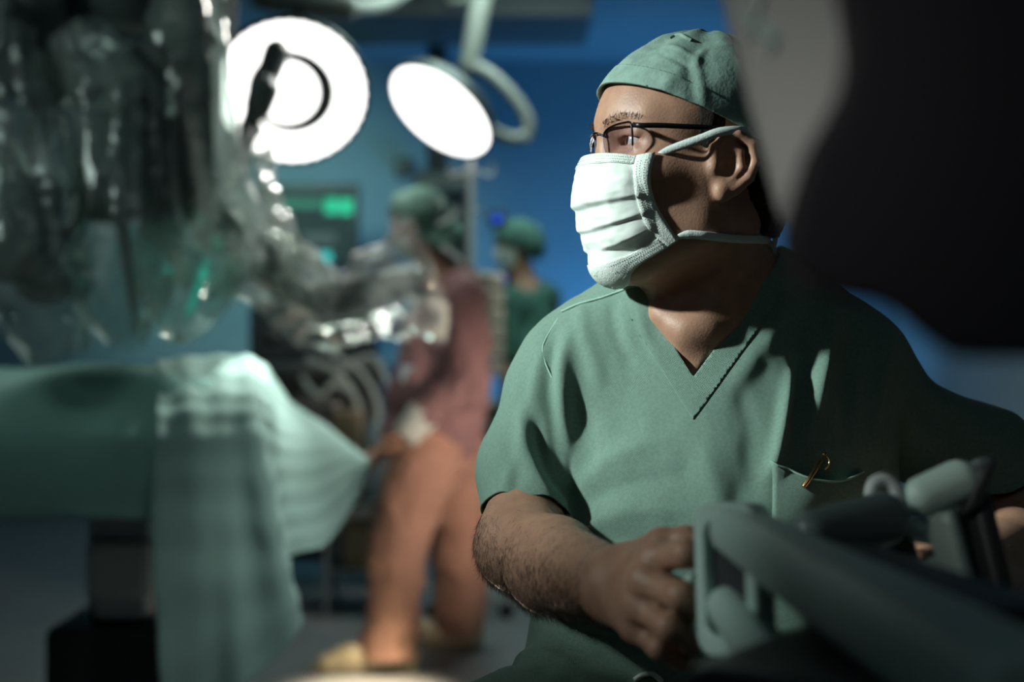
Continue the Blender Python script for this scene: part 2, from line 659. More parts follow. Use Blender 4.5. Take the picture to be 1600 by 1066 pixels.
t = 0.12
room_box('floor', (XL - t, YF - t, -t), (XR + t, YB + t, 0), M_FLOOR)
room_box('ceiling', (XL - t, YF - t, ZC), (XR + t, YB + t, ZC + t), M_CEIL)
room_box('wall_back', (XL - t, YB, 0), (XR + t, YB + t, ZC), M_WALL)
room_box('wall_front', (XL - t, YF - t, 0), (XR + t, YF, ZC), M_WALLR)
room_box('wall_left', (XL - t, YF, 0), (XL, YB, ZC), M_WALL)
room_box('wall_right', (XR, YF, 0), (XR + t, YB, ZC), M_WALLR)
room_box('baseboard_back', (XL, YB - 0.02, 0), (XR, YB, 0.12), M_TRIM)
room_box('baseboard_right', (XR - 0.02, YF, 0), (XR, YB - 0.02, 0.12), M_TRIM)


# ------------------------------------------------------------------ the seated surgeon
HS = 1.1
_a, _p = math.radians(196), math.radians(3)
_F0 = V3(math.cos(_a), math.sin(_a), 0)
HL = V3(-math.sin(_a), math.cos(_a), 0)
HF = _F0 * math.cos(_p) + V3(0, 0, 1) * math.sin(_p)
HU = V3(0, 0, 1) * math.cos(_p) - _F0 * math.sin(_p)
HO = W(1124, 262, 1.43) - 0.075 * HS * HL
HM = np.stack([HF, HU, HL])


def hloc(P):
    return (np.asarray(P, float) - HO) @ HM.T / HS


def hw(f, u, l):
    return HO + HS * (f * HF + u * HU + l * HL)


def hpx(px, py, l):
    """local (f, u) of the point at sideways offset l seen at that pixel"""
    c = np.array([0, 0, CAM_Z])
    d = W(px, py, 1.0) - c
    A = np.stack([d, -HS * HF, -HS * HU], -1)
    t_, f, u = np.linalg.solve(A, HO + HS * l * HL - c)
    return f, u


def skull(q, e=0.0):
    d = ell(q, (-0.010, 0.046, 0), (0.096 + e, 0.082 + e, 0.074 + e))
    d = smin(d, ell(q, (0.030, 0.044, 0), (0.055 + e, 0.054 + e, 0.061 + e)), 0.03)
    return d


EYE = (0.0640, 0.0240, 0.032)


def head_sdf(P):
    q = hloc(P)
    qs = q.copy()
    qs[:, 2] = np.abs(qs[:, 2])
    d = skull(q)
    d = smin(d, ell(q, (0.034, -0.028, 0), (0.052, 0.078, 0.056)), 0.03)
    d = smin(d, rc(qs, (0.004, -0.055, 0.050), (0.066, -0.086, 0.014), 0.017, 0.019), 0.03)
    d = smin(d, rc(qs, (0.0, -0.01, 0.058), (0.004, -0.055, 0.050), 0.014, 0.016), 0.025)
    d = smin(d, ell(qs, (0.022, -0.030, 0.040), (0.042, 0.040, 0.021)), 0.03)
    d = smin(d, ell(qs, (0.052, -0.006, 0.044), (0.022, 0.016, 0.020)), 0.022)
    d = smin(d, rc(qs, (0.052, -0.010, 0.050), (0.0, -0.002, 0.064), 0.011, 0.008), 0.02)
    d = smax(d, -ell(qs, (0.089, 0.022, 0.033), (0.020, 0.014, 0.021)), 0.016)
    d = smin(d, rc(qs, (0.0735, 0.042, 0.010), (0.057, 0.045, 0.044), 0.012, 0.011), 0.014)
    d = smin(d, rc(q, (0.077, 0.028, 0), (0.091, -0.026, 0), 0.009, 0.012), 0.012)
    d = smin(d, ell(qs, (0.082, -0.030, 0.013), (0.012, 0.010, 0.009)), 0.008)
    d = smin(d, ell(q, (0.074, -0.060, 0), (0.014, 0.016, 0.026)), 0.016)
    d = smin(d, ell(q, (0.070, -0.088, 0), (0.017, 0.015, 0.020)), 0.018)
    # eyelids around the eyeball
    ec = np.array(EYE)
    r = qs - ec
    lid = np.linalg.norm(r, axis=1) - 0.0142
    ang_u = r[:, 1] - 0.0045 + 0.14 * np.abs(r[:, 2] + 0.001) * 1.2
    ang_l = -r[:, 1] - 0.0048 + 0.14 * np.abs(r[:, 2]) * 1.2
    gap = np.maximum(np.maximum(ang_u, ang_l), -(r[:, 0] - 0.004))
    lid = smax(lid, -gap, 0.002)
    d = smin(d, lid, 0.005)
    fold = rc(qs, ec + (0.012, 0.0085, -0.012), ec + (0.006, 0.006, 0.014), 0.004, 0.004)
    d = smin(d, fold, 0.006)
    bag = rc(qs, ec + (0.0115, -0.0115, -0.010), ec + (0.006, -0.0095, 0.012), 0.003, 0.003)
    d = smin(d, bag, 0.007)
    hole = np.maximum(np.linalg.norm(r, axis=1) - 0.019, gap)
    d = smax(d, -hole, 0.0015)
    # ears
    e = ell(qs, (-0.012, 0.004, 0.0755), (0.022, 0.027, 0.0075))
    hel = [(0.006, 0.004, 0.075), (0.007, 0.018, 0.078), (0.000, 0.0275, 0.081), (-0.013, 0.030, 0.084), (-0.026, 0.022, 0.087), (-0.030, 0.006, 0.087), (-0.025, -0.008, 0.085), (-0.014, -0.019, 0.081)]
    e = smax(e, -ell(qs, (-0.004, 0.002, 0.086), (0.0092, 0.0105, 0.009)), 0.006)
    e = smin(e, chain(qs, [V3(*h) for h in hel], [0.0042, 0.0042, 0.0045, 0.0045, 0.0048, 0.0048, 0.005, 0.006], 0.002), 0.004)
    e = smin(e, chain(qs, [V3(-0.006, 0.021, 0.081), V3(-0.016, 0.014, 0.084), V3(-0.018, 0.0, 0.084), V3(-0.010, -0.011, 0.081)], [0.0035] * 4, 0.002), 0.004)
    e = smin(e, ell(qs, (-0.004, -0.021, 0.079), (0.009, 0.010, 0.006)), 0.006)
    e = smin(e, ell(qs, (0.007, 0.000, 0.078), (0.004, 0.006, 0.005)), 0.004)
    d = smin(d, e, 0.006)
    return d * HS


def near(P, c, R, f, m=0.06):
    d = np.linalg.norm(P - np.asarray(c, float), axis=1) - R
    k = d < m
    if k.any():
        d[k] = f(P[k])
    return d


# arm joints
R_SH = V3(0.085, 1.590, 1.090)
R_UP = W(828, 740, 1.545)
L_UP = W(1535, 720, 1.62)
R_EL = W(816, 853, 1.46)
R_FB = W(866, 884, 1.375)
R_WR = W(962, 914, 1.175)
L_SH = V3(0.385, 1.635, 1.090)
L_EL = W(1608, 850, 1.58)
L_WR = W(1500, 905, 1.32)
NOTCH = W(1092, 508, 1.475)

FING = {
    'index': [(1026, 872, 1.105), (1072, 866, 1.068), (1108, 874, 1.080), (1114, 890, 1.098)],
    'middle': [(1010, 908, 1.098), (1064, 932, 1.058), (1085, 955, 1.075), (1083, 966, 1.096)],
    'ring': [(1000, 945, 1.104), (1046, 980, 1.066), (1079, 1002, 1.078), (1082, 1012, 1.098)],
    'little': [(994, 980, 1.116), (1030, 1012, 1.088), (1060, 1030, 1.092), (1072, 1036, 1.106)],
}


def hand_sdf(P, fing, wr, thumb):
    d = None
    for nme in ('index', 'middle', 'ring', 'little'):
        j = [W(*p) for p in fing[nme]]
        k = {'index': 1.0, 'middle': 1.04, 'ring': 0.98, 'little': 0.84}[nme]
        side = {'index': V3(0.004, 0, 0.012), 'middle': V3(0.002, 0, 0.004), 'ring': V3(0, 0, -0.006), 'little': V3(-0.002, 0, -0.014)}[nme]
        m = rc(P, wr + side, j[0], 0.0155, 0.0125)
        f = chain(P, j, [0.0118 * k, 0.0105 * k, 0.0092 * k, 0.0078 * k], 0.004)
        f = smin(f, np.linalg.norm(P - (j[1] + V3(0, -0.002, 0.001)), axis=1) - 0.0102 * k, 0.004)
        f = smin(f, np.linalg.norm(P - (j[0] + V3(0, -0.003, 0.001)), axis=1) - 0.0118 * k, 0.008)
        d = smin(d, m, 0.016) if d is not None else m
        fing_d = f if nme == 'index' else np.minimum(fing_d, f)
    d = smin(d, fing_d, 0.007)
    j = [W(*p) for p in thumb]
    th = chain(P, j, [0.016, 0.0125, 0.0115, 0.0085], 0.006)
    d = smin(d, th, 0.010)
    return d


THUMB = [(985, 880, 1.165), (1034, 850, 1.140), (1074, 846, 1.130), (1102, 852, 1.118)]


def rhand(P):
    return hand_sdf(P, FING, R_WR, THUMB)


def mirror_fing():
    """left hand: closed round the controller grip"""
    b = {'index': [(1462, 872, 1.13), (1430, 880, 1.085), (1420, 905, 1.10), (1432, 920, 1.12)],
         'middle': [(1466, 900, 1.125), (1434, 912, 1.08), (1424, 935, 1.095), (1438, 946, 1.115)],
         'ring': [(1470, 928, 1.13), (1440, 942, 1.088), (1430, 960, 1.10), (1444, 970, 1.12)],
         'little': [(1476, 954, 1.14), (1448, 966, 1.10), (1440, 980, 1.115), (1450, 988, 1.13)]}
    b = {k: [(x, y, d + 0.12) for x, y, d in v] for k, v in b.items()}
    return b, [(1486, 880, 1.30), (1452, 858, 1.275), (1424, 862, 1.26), (1404, 872, 1.25)]


_lf, _lt = mirror_fing()


def lhand(P):
    return hand_sdf(P, _lf, L_WR, _lt)


NECK0 = hw(-0.022, -0.045, 0)
NECK1 = V3(0.222, 1.585, 1.165)


VL0, VLM, VT, VR0 = W(1012, 432, 1.52), W(1025, 495, 1.49), W(1086, 590, 1.45), W(1218, 398, 1.54)


def shirt_body(P):
    d = ell(P, (0.225, 1.595, 1.010), (0.188, 0.132, 0.205))
    d = smin(d, rc(P, (0.095, 1.585, 1.090), (0.365, 1.605, 1.090), 0.066, 0.064), 0.06)
    d = smin(d, rc(P, (0.175, 1.60, 1.160), (0.075, 1.59, 1.105), 0.052, 0.050), 0.05)
    d = smin(d, rc(P, (0.270, 1.60, 1.165), (0.385, 1.60, 1.105), 0.052, 0.050), 0.05)
    d = smin(d, ell(P, (0.228, 1.58, 1.165), (0.11, 0.088, 0.075)), 0.06)
    d = smin(d, ell(P, (0.235, 1.56, 0.89), (0.176, 0.150, 0.20)), 0.10)
    d = smin(d, ell(P, (0.238, 1.575, 0.775), (0.214, 0.160, 0.12)), 0.10)
    return d


def vneck(P):
    def side(p0, p1, sgn):
        e = nrm((p1 - p0)[[0, 2]])
        r = P[:, [0, 2]] - p0[[0, 2]]
        return sgn * (r[:, 0] * e[1] - r[:, 1] * e[0])
    a = np.maximum(side(VL0, VLM, 1), side(VLM, VT, 1))
    b = side(VT, VR0, 1)
    s = np.maximum(a, b)
    back = np.minimum((P[:, 1] - 1.585), (1.205 - P[:, 2]))
    return np.maximum(s, back)


def torso_sdf(P):
    e = 0.006 + 0.017 * np.maximum(sstep(-0.004, 0.022, vneck(P)), sstep(0.9, 0.86, P[:, 2]))
    return shirt_body(P) + e


def neck_sdf(P):
    d = rc(P, NECK0, NECK1, 0.058, 0.066)
    d = smin(d, rc(P, W(1158, 345, 1.50), NOTCH + V3(0.004, 0.008, 0.002), 0.013, 0.008), 0.022)
    d = smin(d, rc(P, W(1040, 430, 1.55), NOTCH + V3(-0.012, 0.012, 0.0), 0.012, 0.007), 0.022)
    d = smin(d, ell(P, W(1052, 420, 1.50), (0.020, 0.016, 0.022)), 0.03)
    d = smin(d, rc(P, NOTCH + V3(0.014, 0.006, -0.006), NOTCH + V3(0.085, 0.035, 0.030), 0.008, 0.006), 0.03)
    d = smin(d, rc(P, NOTCH + V3(-0.014, 0.006, -0.006), NOTCH + V3(-0.040, 0.024, 0.012), 0.007, 0.005), 0.03)
    return d


HIPS = [(V3(0.15, 1.57, 0.735), V3(-0.12, 1.24, 0.715), V3(-0.14, 1.30, 0.12)), (V3(0.33, 1.57, 0.735), V3(0.50, 1.18, 0.715), V3(0.52, 1.24, 0.12))]


def legs_sdf(P, e=0.0, foot=True):
    d = None
    for h, k, a in HIPS:
        l = smin(rc(P, h, k, 0.082 + e, 0.056 + e), rc(P, k, a, 0.054 + e, 0.036 + 1.2 * e), 0.04)
        if foot:
            l = smin(l, rc(P, a + V3(0, 0.03, -0.065), a + V3(-0.02, -0.17, -0.078), 0.04, 0.032), 0.03)
        d = l if d is None else np.minimum(d, l)
    return d


def arm_sdf(P, sh, up, el, fb, wr):
    d = chain(P, [sh, up, el], [0.042, 0.041, 0.041], 0.02)
    d = smin(d, chain(P, [el, fb, wr], [0.043, 0.0440, 0.0285], 0.02), 0.03)
    return d


def surgeon_sdf(P):
    d = near(P, hw(0, 0.01, 0), 0.185, head_sdf)
    d = smin(d, near(P, V3(0.21, 1.54, 1.18), 0.22, neck_sdf), 0.022)
    d = smin(d, near(P, V3(0.23, 1.58, 0.97), 0.42, torso_sdf), 0.03)
    d = smin(d, arm_sdf(P, R_SH, R_UP, R_EL, R_FB, R_WR), 0.025)
    d = smin(d, arm_sdf(P, L_SH, L_UP, L_EL, L_EL + (L_WR - L_EL) * 0.3, L_WR), 0.025)
    d = smin(d, near(P, R_WR + V3(0.05, -0.06, -0.02), 0.16, rhand), 0.018)
    d = smin(d, near(P, L_WR + V3(-0.03, -0.06, -0.02), 0.16, lhand), 0.018)
    d = smin(d, near(P, V3(0.2, 1.4, 0.45), 0.65, legs_sdf), 0.05)
    return d


surgeon = thing('person', 'seated man in green scrubs, green cap, glasses and white face mask, turning his head aside', 'person', (0.24, 1.58, 0.0))
xs = grid((-0.22, 0.012), (-0.03, 0.0035), (0.03, 0.0024), (0.30, 0.004), (0.58, 0.012), 0.62)
ys = grid((1.02, 0.0024), (1.22, 0.004), (1.38, 0.0024), (1.60, 0.005), 1.78)
zs = grid((0.0, 0.02), (0.62, 0.010), (0.82, 0.0026), (1.00, 0.005), (1.12, 0.0034), (1.18, 0.0024), (1.46, 0.0024), 1.47)
SV, SF = surface(surgeon_sdf, xs, ys, zs)
link_mesh('body', SV, SF, M_SKIN, surgeon)
BODY = BVHTree.FromPolygons([Vector(v) for v in SV], SF.tolist())
CAMV = Vector((0, 0, CAM_Z))


def hit(bvh, px, py, off=0.0, default=1.5):
    """point of a surface seen at that pixel, lifted along its normal"""
    d = (Vector(W(px, py, 1.0)) - CAMV).normalized()
    r = bvh.ray_cast(CAMV, d)
    if r[0] is None:
        return W(px, py, default), V3(0, -1, 0)
    n = r[1] if r[1].dot(d) < 0 else -r[1]
    return np.array(r[0] + n * off), np.array(n)


def ribbon(name, P, N, width, m, parent, thick=0.0008, n=40):
    C = curve(P, n)
    Nn = curve(N, n)
    T = np.gradient(C, axis=0)
    B = np.cross(T, Nn)
    B /= np.linalg.norm(B, axis=1)[:, None]
    wd = np.full(len(C), width) if np.isscalar(width) else np.interp(np.linspace(0, 1, len(C)), np.linspace(0, 1, len(width)), width)
    V = np.concatenate([C + B * wd[:, None] / 2, C, C - B * wd[:, None] / 2])
    k = len(C)
    F = [(j * k + i, (j + 1) * k + i, (j + 1) * k + i + 1, j * k + i + 1) for j in (0, 1) for i in range(k - 1)]
    o = link_mesh(name, V, F, m, parent)
    s = o.modifiers.new('thickness', 'SOLIDIFY')
    s.thickness = thick
    s.offset = 0
    return o


# ---- scrub top: torso, two sleeves, neckband, pocket
def apply_folds(V, F, folds, sd, anis=(1, 1, 1), amp=0.003, freq=14):
    """cloth relief: soft noise plus ridges and valleys along drawn fold lines"""
    N = vnormals(V, F)
    bv = BVHTree.FromPolygons([Vector(v) for v in V], F.tolist())
    disp = amp * fbm(V * np.array(anis), freq, 3, sd)
    for pts, wid, a in folds:
        L = np.array([hit(bv, x, y)[0] for x, y in pts])
        L = curve(L, 24)
        box = (V > L.min(0) - 4 * wid).all(1) & (V < L.max(0) + 4 * wid).all(1)
        k = np.where(box)[0]
        if not len(k):
            continue
        best = np.full(len(k), 9.0)
        tt = np.zeros(len(k))
        for i in range(len(L) - 1):
            ba = L[i + 1] - L[i]
            pa = V[k] - L[i]
            t_ = np.clip((pa @ ba) / (ba @ ba + 1e-12), 0, 1)
            dd = np.linalg.norm(pa - t_[:, None] * ba, axis=1)
            m = dd < best
            best[m] = dd[m]
            tt[m] = (i + t_[m]) / (len(L) - 1)
        disp[k] += a * np.exp(-(best / wid) ** 2) * np.sin(np.pi * np.clip(tt * 0.9 + 0.05, 0, 1)) ** 0.5
    return V + N * disp[:, None]


R_AX = [V3(0.110, 1.590, 1.096), V3(0.052, 1.568, 1.048), W(826, 735, 1.548), W(822, 850, 1.47)]
R_RAD = [0.060, 0.056, 0.051, 0.050]
L_AX = [V3(0.345, 1.62, 1.098), V3(0.408, 1.640, 1.050), W(1535, 720, 1.62), W(1575, 850, 1.59)]
L_RAD = [0.062, 0.060, 0.057, 0.056]
R_CUFF, L_CUFF = (W(832, 802, 1.495), nrm((0.02, 0.06, 0.1))), (W(1560, 792, 1.60), nrm((-0.035, 0.05, 0.1)))


def sleeves_sdf(P):
    return np.minimum(chain(P, R_AX, R_RAD, 0.03), chain(P, L_AX, L_RAD, 0.03))


def shirt_sdf(P):
    k = 0.004 + 0.05 * sstep(0.99, 1.10, P[:, 2])
    return smin(shirt_body(P), sleeves_sdf(P), k)


def cuff_cut(P):
    a, b, c_ = sleeves_sdf(P), shirt_body(P), np.where(P[:, 0] < 0.23, (P - R_CUFF[0]) @ R_CUFF[1], (P - L_CUFF[0]) @ L_CUFF[1])
    return np.where(a < b - 0.001, c_ + 0.0022 * np.sin(P[:, 0] * 130), 0.02)


xs = grid((-0.08, 0.0032), (0.40, 0.0045), 0.63)
ys = grid((1.32, 0.0035), (1.60, 0.006), 1.78)
zs = grid((0.70, 0.006), (0.86, 0.0032), 1.27)
TV, TF = surface(shirt_sdf, xs, ys, zs)
torso_folds = [
    ([(850, 548), (838, 600), (820, 680), (790, 760)], 0.010, 0.005),
    ([(866, 520), (860, 570), (862, 640), (872, 720), (892, 790)], 0.008, -0.005),
    ([(888, 520), (880, 560), (884, 640)], 0.009, 0.004),
    ([(830, 640), (845, 700), (870, 750), (893, 775)], 0.008, -0.007),
    ([(815, 650), (828, 720), (855, 775)], 0.009, 0.006),
    ([(800, 700), (805, 750), (800, 785)], 0.008, -0.003),
    ([(1470, 560), (1490, 640), (1510, 720)], 0.010, 0.007),
    ([(1440, 560), (1455, 650), (1480, 730)], 0.010, -0.007),
    ([(1238, 585), (1228, 640), (1216, 700), (1205, 740)], 0.007, 0.010),
    ([(1262, 520), (1254, 600), (1240, 690)], 0.010, -0.010),
    ([(1300, 490), (1288, 560), (1275, 640)], 0.009, 0.009),
    ([(1335, 500), (1325, 590), (1320, 680)], 0.010, -0.009),
    ([(1385, 505), (1375, 590), (1365, 700)], 0.009, 0.010),
    ([(1225, 480), (1190, 545), (1140, 610)], 0.012, 0.004),
    ([(905, 480), (915, 530), (935, 590)], 0.010, 0.004),
    ([(955, 470), (962, 520), (985, 575)], 0.009, -0.004),
    ([(1000, 475), (1008, 520), (1030, 560)], 0.007, 0.003),
    ([(878, 560), (880, 640), (893, 740)], 0.010, 0.007),
    ([(905, 560), (912, 650), (925, 740)], 0.014, -0.005),
    ([(900, 760), (960, 715), (1030, 690)], 0.012, 0.004),
    ([(905, 790), (970, 760), (1060, 745)], 0.010, -0.0035),
    ([(910, 825), (980, 800), (1070, 800)], 0.010, 0.004),
    ([(1100, 700), (1120, 780), (1110, 860)], 0.014, 0.005),
    ([(1165, 620), (1175, 720), (1160, 800)], 0.013, -0.004),
    ([(920, 850), (990, 845), (1050, 850)], 0.010, -0.004),
    ([(835, 955), (930, 985), (1050, 990)], 0.012, 0.012),
    ([(850, 985), (930, 1005), (1020, 1012)], 0.010, -0.010),
]
TV = apply_folds(TV, TF, torso_folds, 3, anis=(1.6, 1, 0.8), amp=0.0022, freq=13)
TV, TF = clip(TV, TF, TV[:, 2] - (0.803 + 0.012 * np.sin(TV[:, 0] * 14)))
TV, TF = clip(TV, TF, cuff_cut(TV))
SHIRT_FULL = BVHTree.FromPolygons([Vector(v) for v in TV], TF.tolist())
NV, NF = clip(TV, TF, vneck(TV))
shirt = link_mesh('scrub_top', NV, NF, M_SCRUB, surgeon)
s = shirt.modifiers.new('thickness', 'SOLIDIFY')
s.thickness = 0.0015
s.offset = -1
# neckband: the doubled strip along the V
bs = vneck(NV)
BV, BF = clip(NV, NF, np.minimum(0.024 - bs, NV[:, 2] - 1.03))
BV = BV + vnormals(BV, BF) * 0.0010
nb = link_mesh('neckband', BV, BF, M_SCRUB, shirt)
s = nb.modifiers.new('thickness', 'SOLIDIFY')
s.thickness = 0.0022
s.offset = -1


def stitched(name, pxs, bv, r, m, parent, off=0.001, n=40):
    P = curve([hit(bv, x, y, off)[0] for x, y in pxs], n)
    return MB().tube(P, r, 6).obj(name, m, parent)


SHIRT = BVHTree.FromPolygons([Vector(v) for v in NV], NF.tolist())
stitched('shoulder_seam', [(1010, 447), (985, 450), (965, 457), (940, 466), (905, 476), (878, 488)], SHIRT, 0.0012, M_SEAM, shirt)


stitched('armhole_seam', [(872, 497), (858, 520), (848, 543), (852, 566), (862, 590)], SHIRT, 0.0009, M_SEAM, shirt, off=-0.0003)


# pocket with its gaping top edge
def patch(name, quad, nu, nv, bv, off, m, parent, sag=0.0, thick=0.0012):
    q = np.array(quad, float)
    V = []
    for j in range(nv + 1):
        for i in range(nu + 1):
            a, b = i / nu, j / nv
            p = (q[0] * (1 - a) + q[1] * a) * (1 - b) + (q[3] * (1 - a) + q[2] * a) * b
            p = p + np.array([0, sag * math.sin(math.pi * a) * (1 - b)])
            V.append(hit(bv, p[0], p[1], off + 0.010 * (1 - b) ** 2 * math.sin(math.pi * a))[0])
    F = [(j * (nu + 1) + i, j * (nu + 1) + i + 1, (j + 1) * (nu + 1) + i + 1, (j + 1) * (nu + 1) + i) for j in range(nv) for i in range(nu)]
    o = link_mesh(name, V, F, m, parent)
    s_ = o.modifiers.new('thickness', 'SOLIDIFY')
    s_.thickness = thick
    s_.offset = 0
    return np.array(V).reshape(nv + 1, nu + 1, 3)


pk = patch('pocket', [(1206, 722), (1346, 738), (1352, 880), (1205, 870)], 20, 16, SHIRT, 0.003, M_SCRUB, shirt, sag=26)
MB().tube(pk[0], 0.0013, 6).obj('pocket_hem', M_SEAM, shirt)

# ---- trousers
def trouser_sdf(P):
    d = smin(legs_sdf(P, 0.016, False), np.maximum(shirt_body(P) - 0.001, P[:, 2] - 0.872), 0.05)
    return d


PV, PF = surface(trouser_sdf, grid((-0.24, 0.008), 0.64), grid((1.08, 0.008), 1.78), grid((0.10, 0.02), (0.60, 0.007), 0.90))
PV = apply_folds(PV, PF, [([(800, 1030), (880, 1035), (960, 1060)], 0.010, 0.008), ([(780, 1035), (850, 1050), (900, 1064)], 0.010, -0.008)], 21, amp=0.004, freq=11)
PV, PF = clip(PV, PF, np.minimum(0.846 - PV[:, 2], PV[:, 2] - 0.14))
tr = link_mesh('scrub_trousers', PV, PF, M_SCRUB, surgeon)
TRO = BVHTree.FromPolygons([Vector(v) for v in PV], PF.tolist())


# ---- eyes
M_EYE = mat('eye_white', (0.62, 0.58, 0.54), 0.15, coat=0.6)
M_IRIS = mat('dark_iris', (0.05, 0.03, 0.02), 0.1, coat=1.0)
GAZE = nrm(HF * 1.0 + HL * -0.10 + HU * 0.05)
for sg in (1, -1):
    c = hw(EYE[0], EYE[1], sg * EYE[2])
    r = 0.0125 * HS
    pr = [(r * math.sin(a), -r * math.cos(a)) for a in np.linspace(0.02, math.pi - 0.02, 20)]
    e = MB().lathe(pr, c, GAZE, 28).obj('eyeball', M_EYE, surgeon)
    pr = [(r * 1.012 * math.sin(a), r * 1.012 * math.cos(a)) for a in np.linspace(0.5, 0.02, 8)]
    MB().lathe(pr, c, GAZE, 24).obj('iris', M_IRIS, e)

# ---- hair showing under the cap, eyebrows, hairs on the forearm
def cap_edge(q):
    return q[:, 1] - (0.045 + 0.38 * q[:, 0])


def hair_sdf(P):
    q = hloc(P)
    qs = q.copy()
    qs[:, 2] = np.abs(qs[:, 2])
    lim = np.minimum(np.maximum(-q[:, 0] - 0.030 + 0.25 * (q[:, 1] - 0.02), np.minimum(0.013 - np.abs(q[:, 0] - 0.008), q[:, 1] - 0.006)), q[:, 1] + 0.052)
    d = skull(q) - 0.0035 * sstep(0, 0.014, lim)
    d = smin(d, rc(q, (-0.070, 0.0, 0), (-0.060, -0.045, 0), 0.045, 0.036), 0.03)
    return np.maximum(d, -lim) * HS


c = hw(-0.02, 0.03, 0)
HV, HFc = surface(hair_sdf, grid((c[0] - 0.16, 0.003), c[0] + 0.16), grid((c[1] - 0.16, 0.003), c[1] + 0.16), grid((c[2] - 0.13, 0.003), c[2] + 0.12))
HV = HV + vnormals(HV, HFc) * (0.0012 * ridged(HV * np.array([1, 1, 0.35]), 190, 2, 5))[:, None]
link_mesh('hair', HV, HFc, M_HAIR, surgeon)


def strands(name, roots, dirs, length, wid, m, parent, bend=0.3, sd=1):
    """tapered hairs, each a thin bent blade"""
    rg = np.random.RandomState(sd)
    V, F = [], []
    for p, d in zip(roots, dirs):
        L = length * rg.uniform(0.6, 1.3)
        sdv = nrm(np.cross(d, rg.randn(3)))
        q0, q1, q2 = p, p + d * L * 0.5, p + d * L * 0.95 + sdv * L * bend * rg.uniform(-1, 1)
        w = nrm(np.cross(d, (0, 1, 0.1))) * wid
        b = len(V)
        V += [q0 - w, q0 + w, q1 + w * 0.8, q1 - w * 0.8, q2]
        F += [(b, b + 1, b + 2, b + 3), (b + 3, b + 2, b + 4)]
    o = link_mesh(name, V, F, m, parent, smooth=False)
    o['kind'] = 'stuff'
    return o


rg = np.random.RandomState(5)
for sg in (1, -1):
    R_, D_ = [], []
    for i in range(230):
        a = rg.rand()
        f0, l0, u0 = 0.0895 - 0.026 * a ** 1.5, 0.012 + 0.036 * a, 0.0395 + 0.006 * math.sin(a * 2.6) + rg.uniform(-0.0032, 0.0032) * (1 - 0.5 * a)
        p = hw(f0, u0, sg * l0)
        r_ = BODY.find_nearest(Vector(p))
        n = np.array(r_[1])
        R_.append(np.array(r_[0]))
        D_.append(nrm(n * 0.5 + HU * 0.35 + HL * sg * 0.9 - HF * 0.2 + rg.randn(3) * 0.15))
    strands('eyebrow', R_, D_, 0.0075, 0.00016, M_HAIR, surgeon, 0.2, 3)

FV = SV
fn = vnormals(SV, SF)
axis_ = R_WR - R_EL
tpar = ((FV - R_EL) @ axis_) / (axis_ @ axis_)
dist = np.linalg.norm(FV - (R_EL + np.clip(tpar, 0, 1)[:, None] * axis_), axis=1)
mask_arm = (tpar > -0.12) & (tpar < 0.98) & (dist < 0.065) & (fn[:, 1] < 0.3) & (FV[:, 2] < W(830, 800, 1.42)[2])
ids = np.where(mask_arm)[0]
area = np.zeros(len(FV))
fa = np.linalg.norm(np.cross(FV[SF[:, 2]] - FV[SF[:, 0]], FV[SF[:, 3]] - FV[SF[:, 1]]), axis=1)
for c_ in range(4):
    np.add.at(area, SF[:, c_], fa)
pick = rg.choice(ids, 10500, p=area[ids] / area[ids].sum())
tang = nrm(axis_)
R_, D_ = [], []
for i in pick:
    n = fn[i]
    jit = rg.randn(3) * 0.004
    p = FV[i] + jit - n * (jit @ n)
    t_ = tang - n * (tang @ n)
    side = np.cross(n, t_)
    D_.append(nrm(t_ * 0.55 + n * 0.30 + side * rg.uniform(-0.7, 0.5) + V3(0.1, 0, -0.4)))
    R_.append(p - n * 0.0005)
M_ARMHAIR = mat('dark_arm_hair', (0.03, 0.018, 0.012), 0.5)
strands('forearm_hair', R_, D_, 0.0115, 0.00011, M_ARMHAIR, surgeon, 0.35, 9)

# ---- cap
def cap_sdf(P):
    q = hloc(P)
    d = skull(q, 0.006)
    d = smin(d, ell(q, (-0.030, 0.062, 0), (0.080, 0.062, 0.066)), 0.03)
    d = smin(d, ell(q, (-0.006, 0.112, 0.0), (0.044, 0.020, 0.035)), 0.02)
    return d * HS


c = hw(-0.01, 0.07, 0)
CV, CF = surface(cap_sdf, grid((c[0] - 0.16, 0.0024), c[0] + 0.16), grid((c[1] - 0.16, 0.0024), c[1] + 0.16), grid((c[2] - 0.14, 0.0024), c[2] + 0.12))
q = hloc(CV)
ang = np.arctan2(q[:, 2], q[:, 0] + 0.016)
hgt = sstep(0.05, 0.125, q[:, 1])
pleat = np.sin(ang * 9 + 1.5 * np.sin(ang * 2)) * 0.0014 * hgt + 0.0009 * ridged(q, 26, 3, 8) * sstep(0.03, 0.09, q[:, 1] - 0.3 * q[:, 0])
CV = CV + vnormals(CV, CF) * (pleat * HS)[:, None]
cap_folds = [([(1085, 90), (1095, 130), (1098, 165)], 0.006, 0.0016), ([(1072, 92), (1080, 130), (1084, 165)], 0.006, -0.0014),
             ([(1040, 72), (1060, 76), (1085, 92)], 0.004, 0.0018), ([(1030, 84), (1055, 92), (1080, 108)], 0.004, -0.0018),
             ([(1100, 78), (1092, 90), (1086, 105)], 0.004, 0.0018), ([(1060, 110), (1040, 135), (1020, 150)], 0.008, 0.002)]
CV = apply_folds(CV, CF, cap_folds, 4, amp=0.0)
q = hloc(CV)
CV, CF = clip(CV, CF, cap_edge(q) + np.where(q[:, 0] < -0.02, 0.0, 0.0))
cap = link_mesh('surgical_cap', CV, CF, M_CAP, surgeon)
s_ = cap.modifiers.new('thickness', 'SOLIDIFY')
s_.thickness = 0.0014
s_.offset = -1
q = hloc(CV)
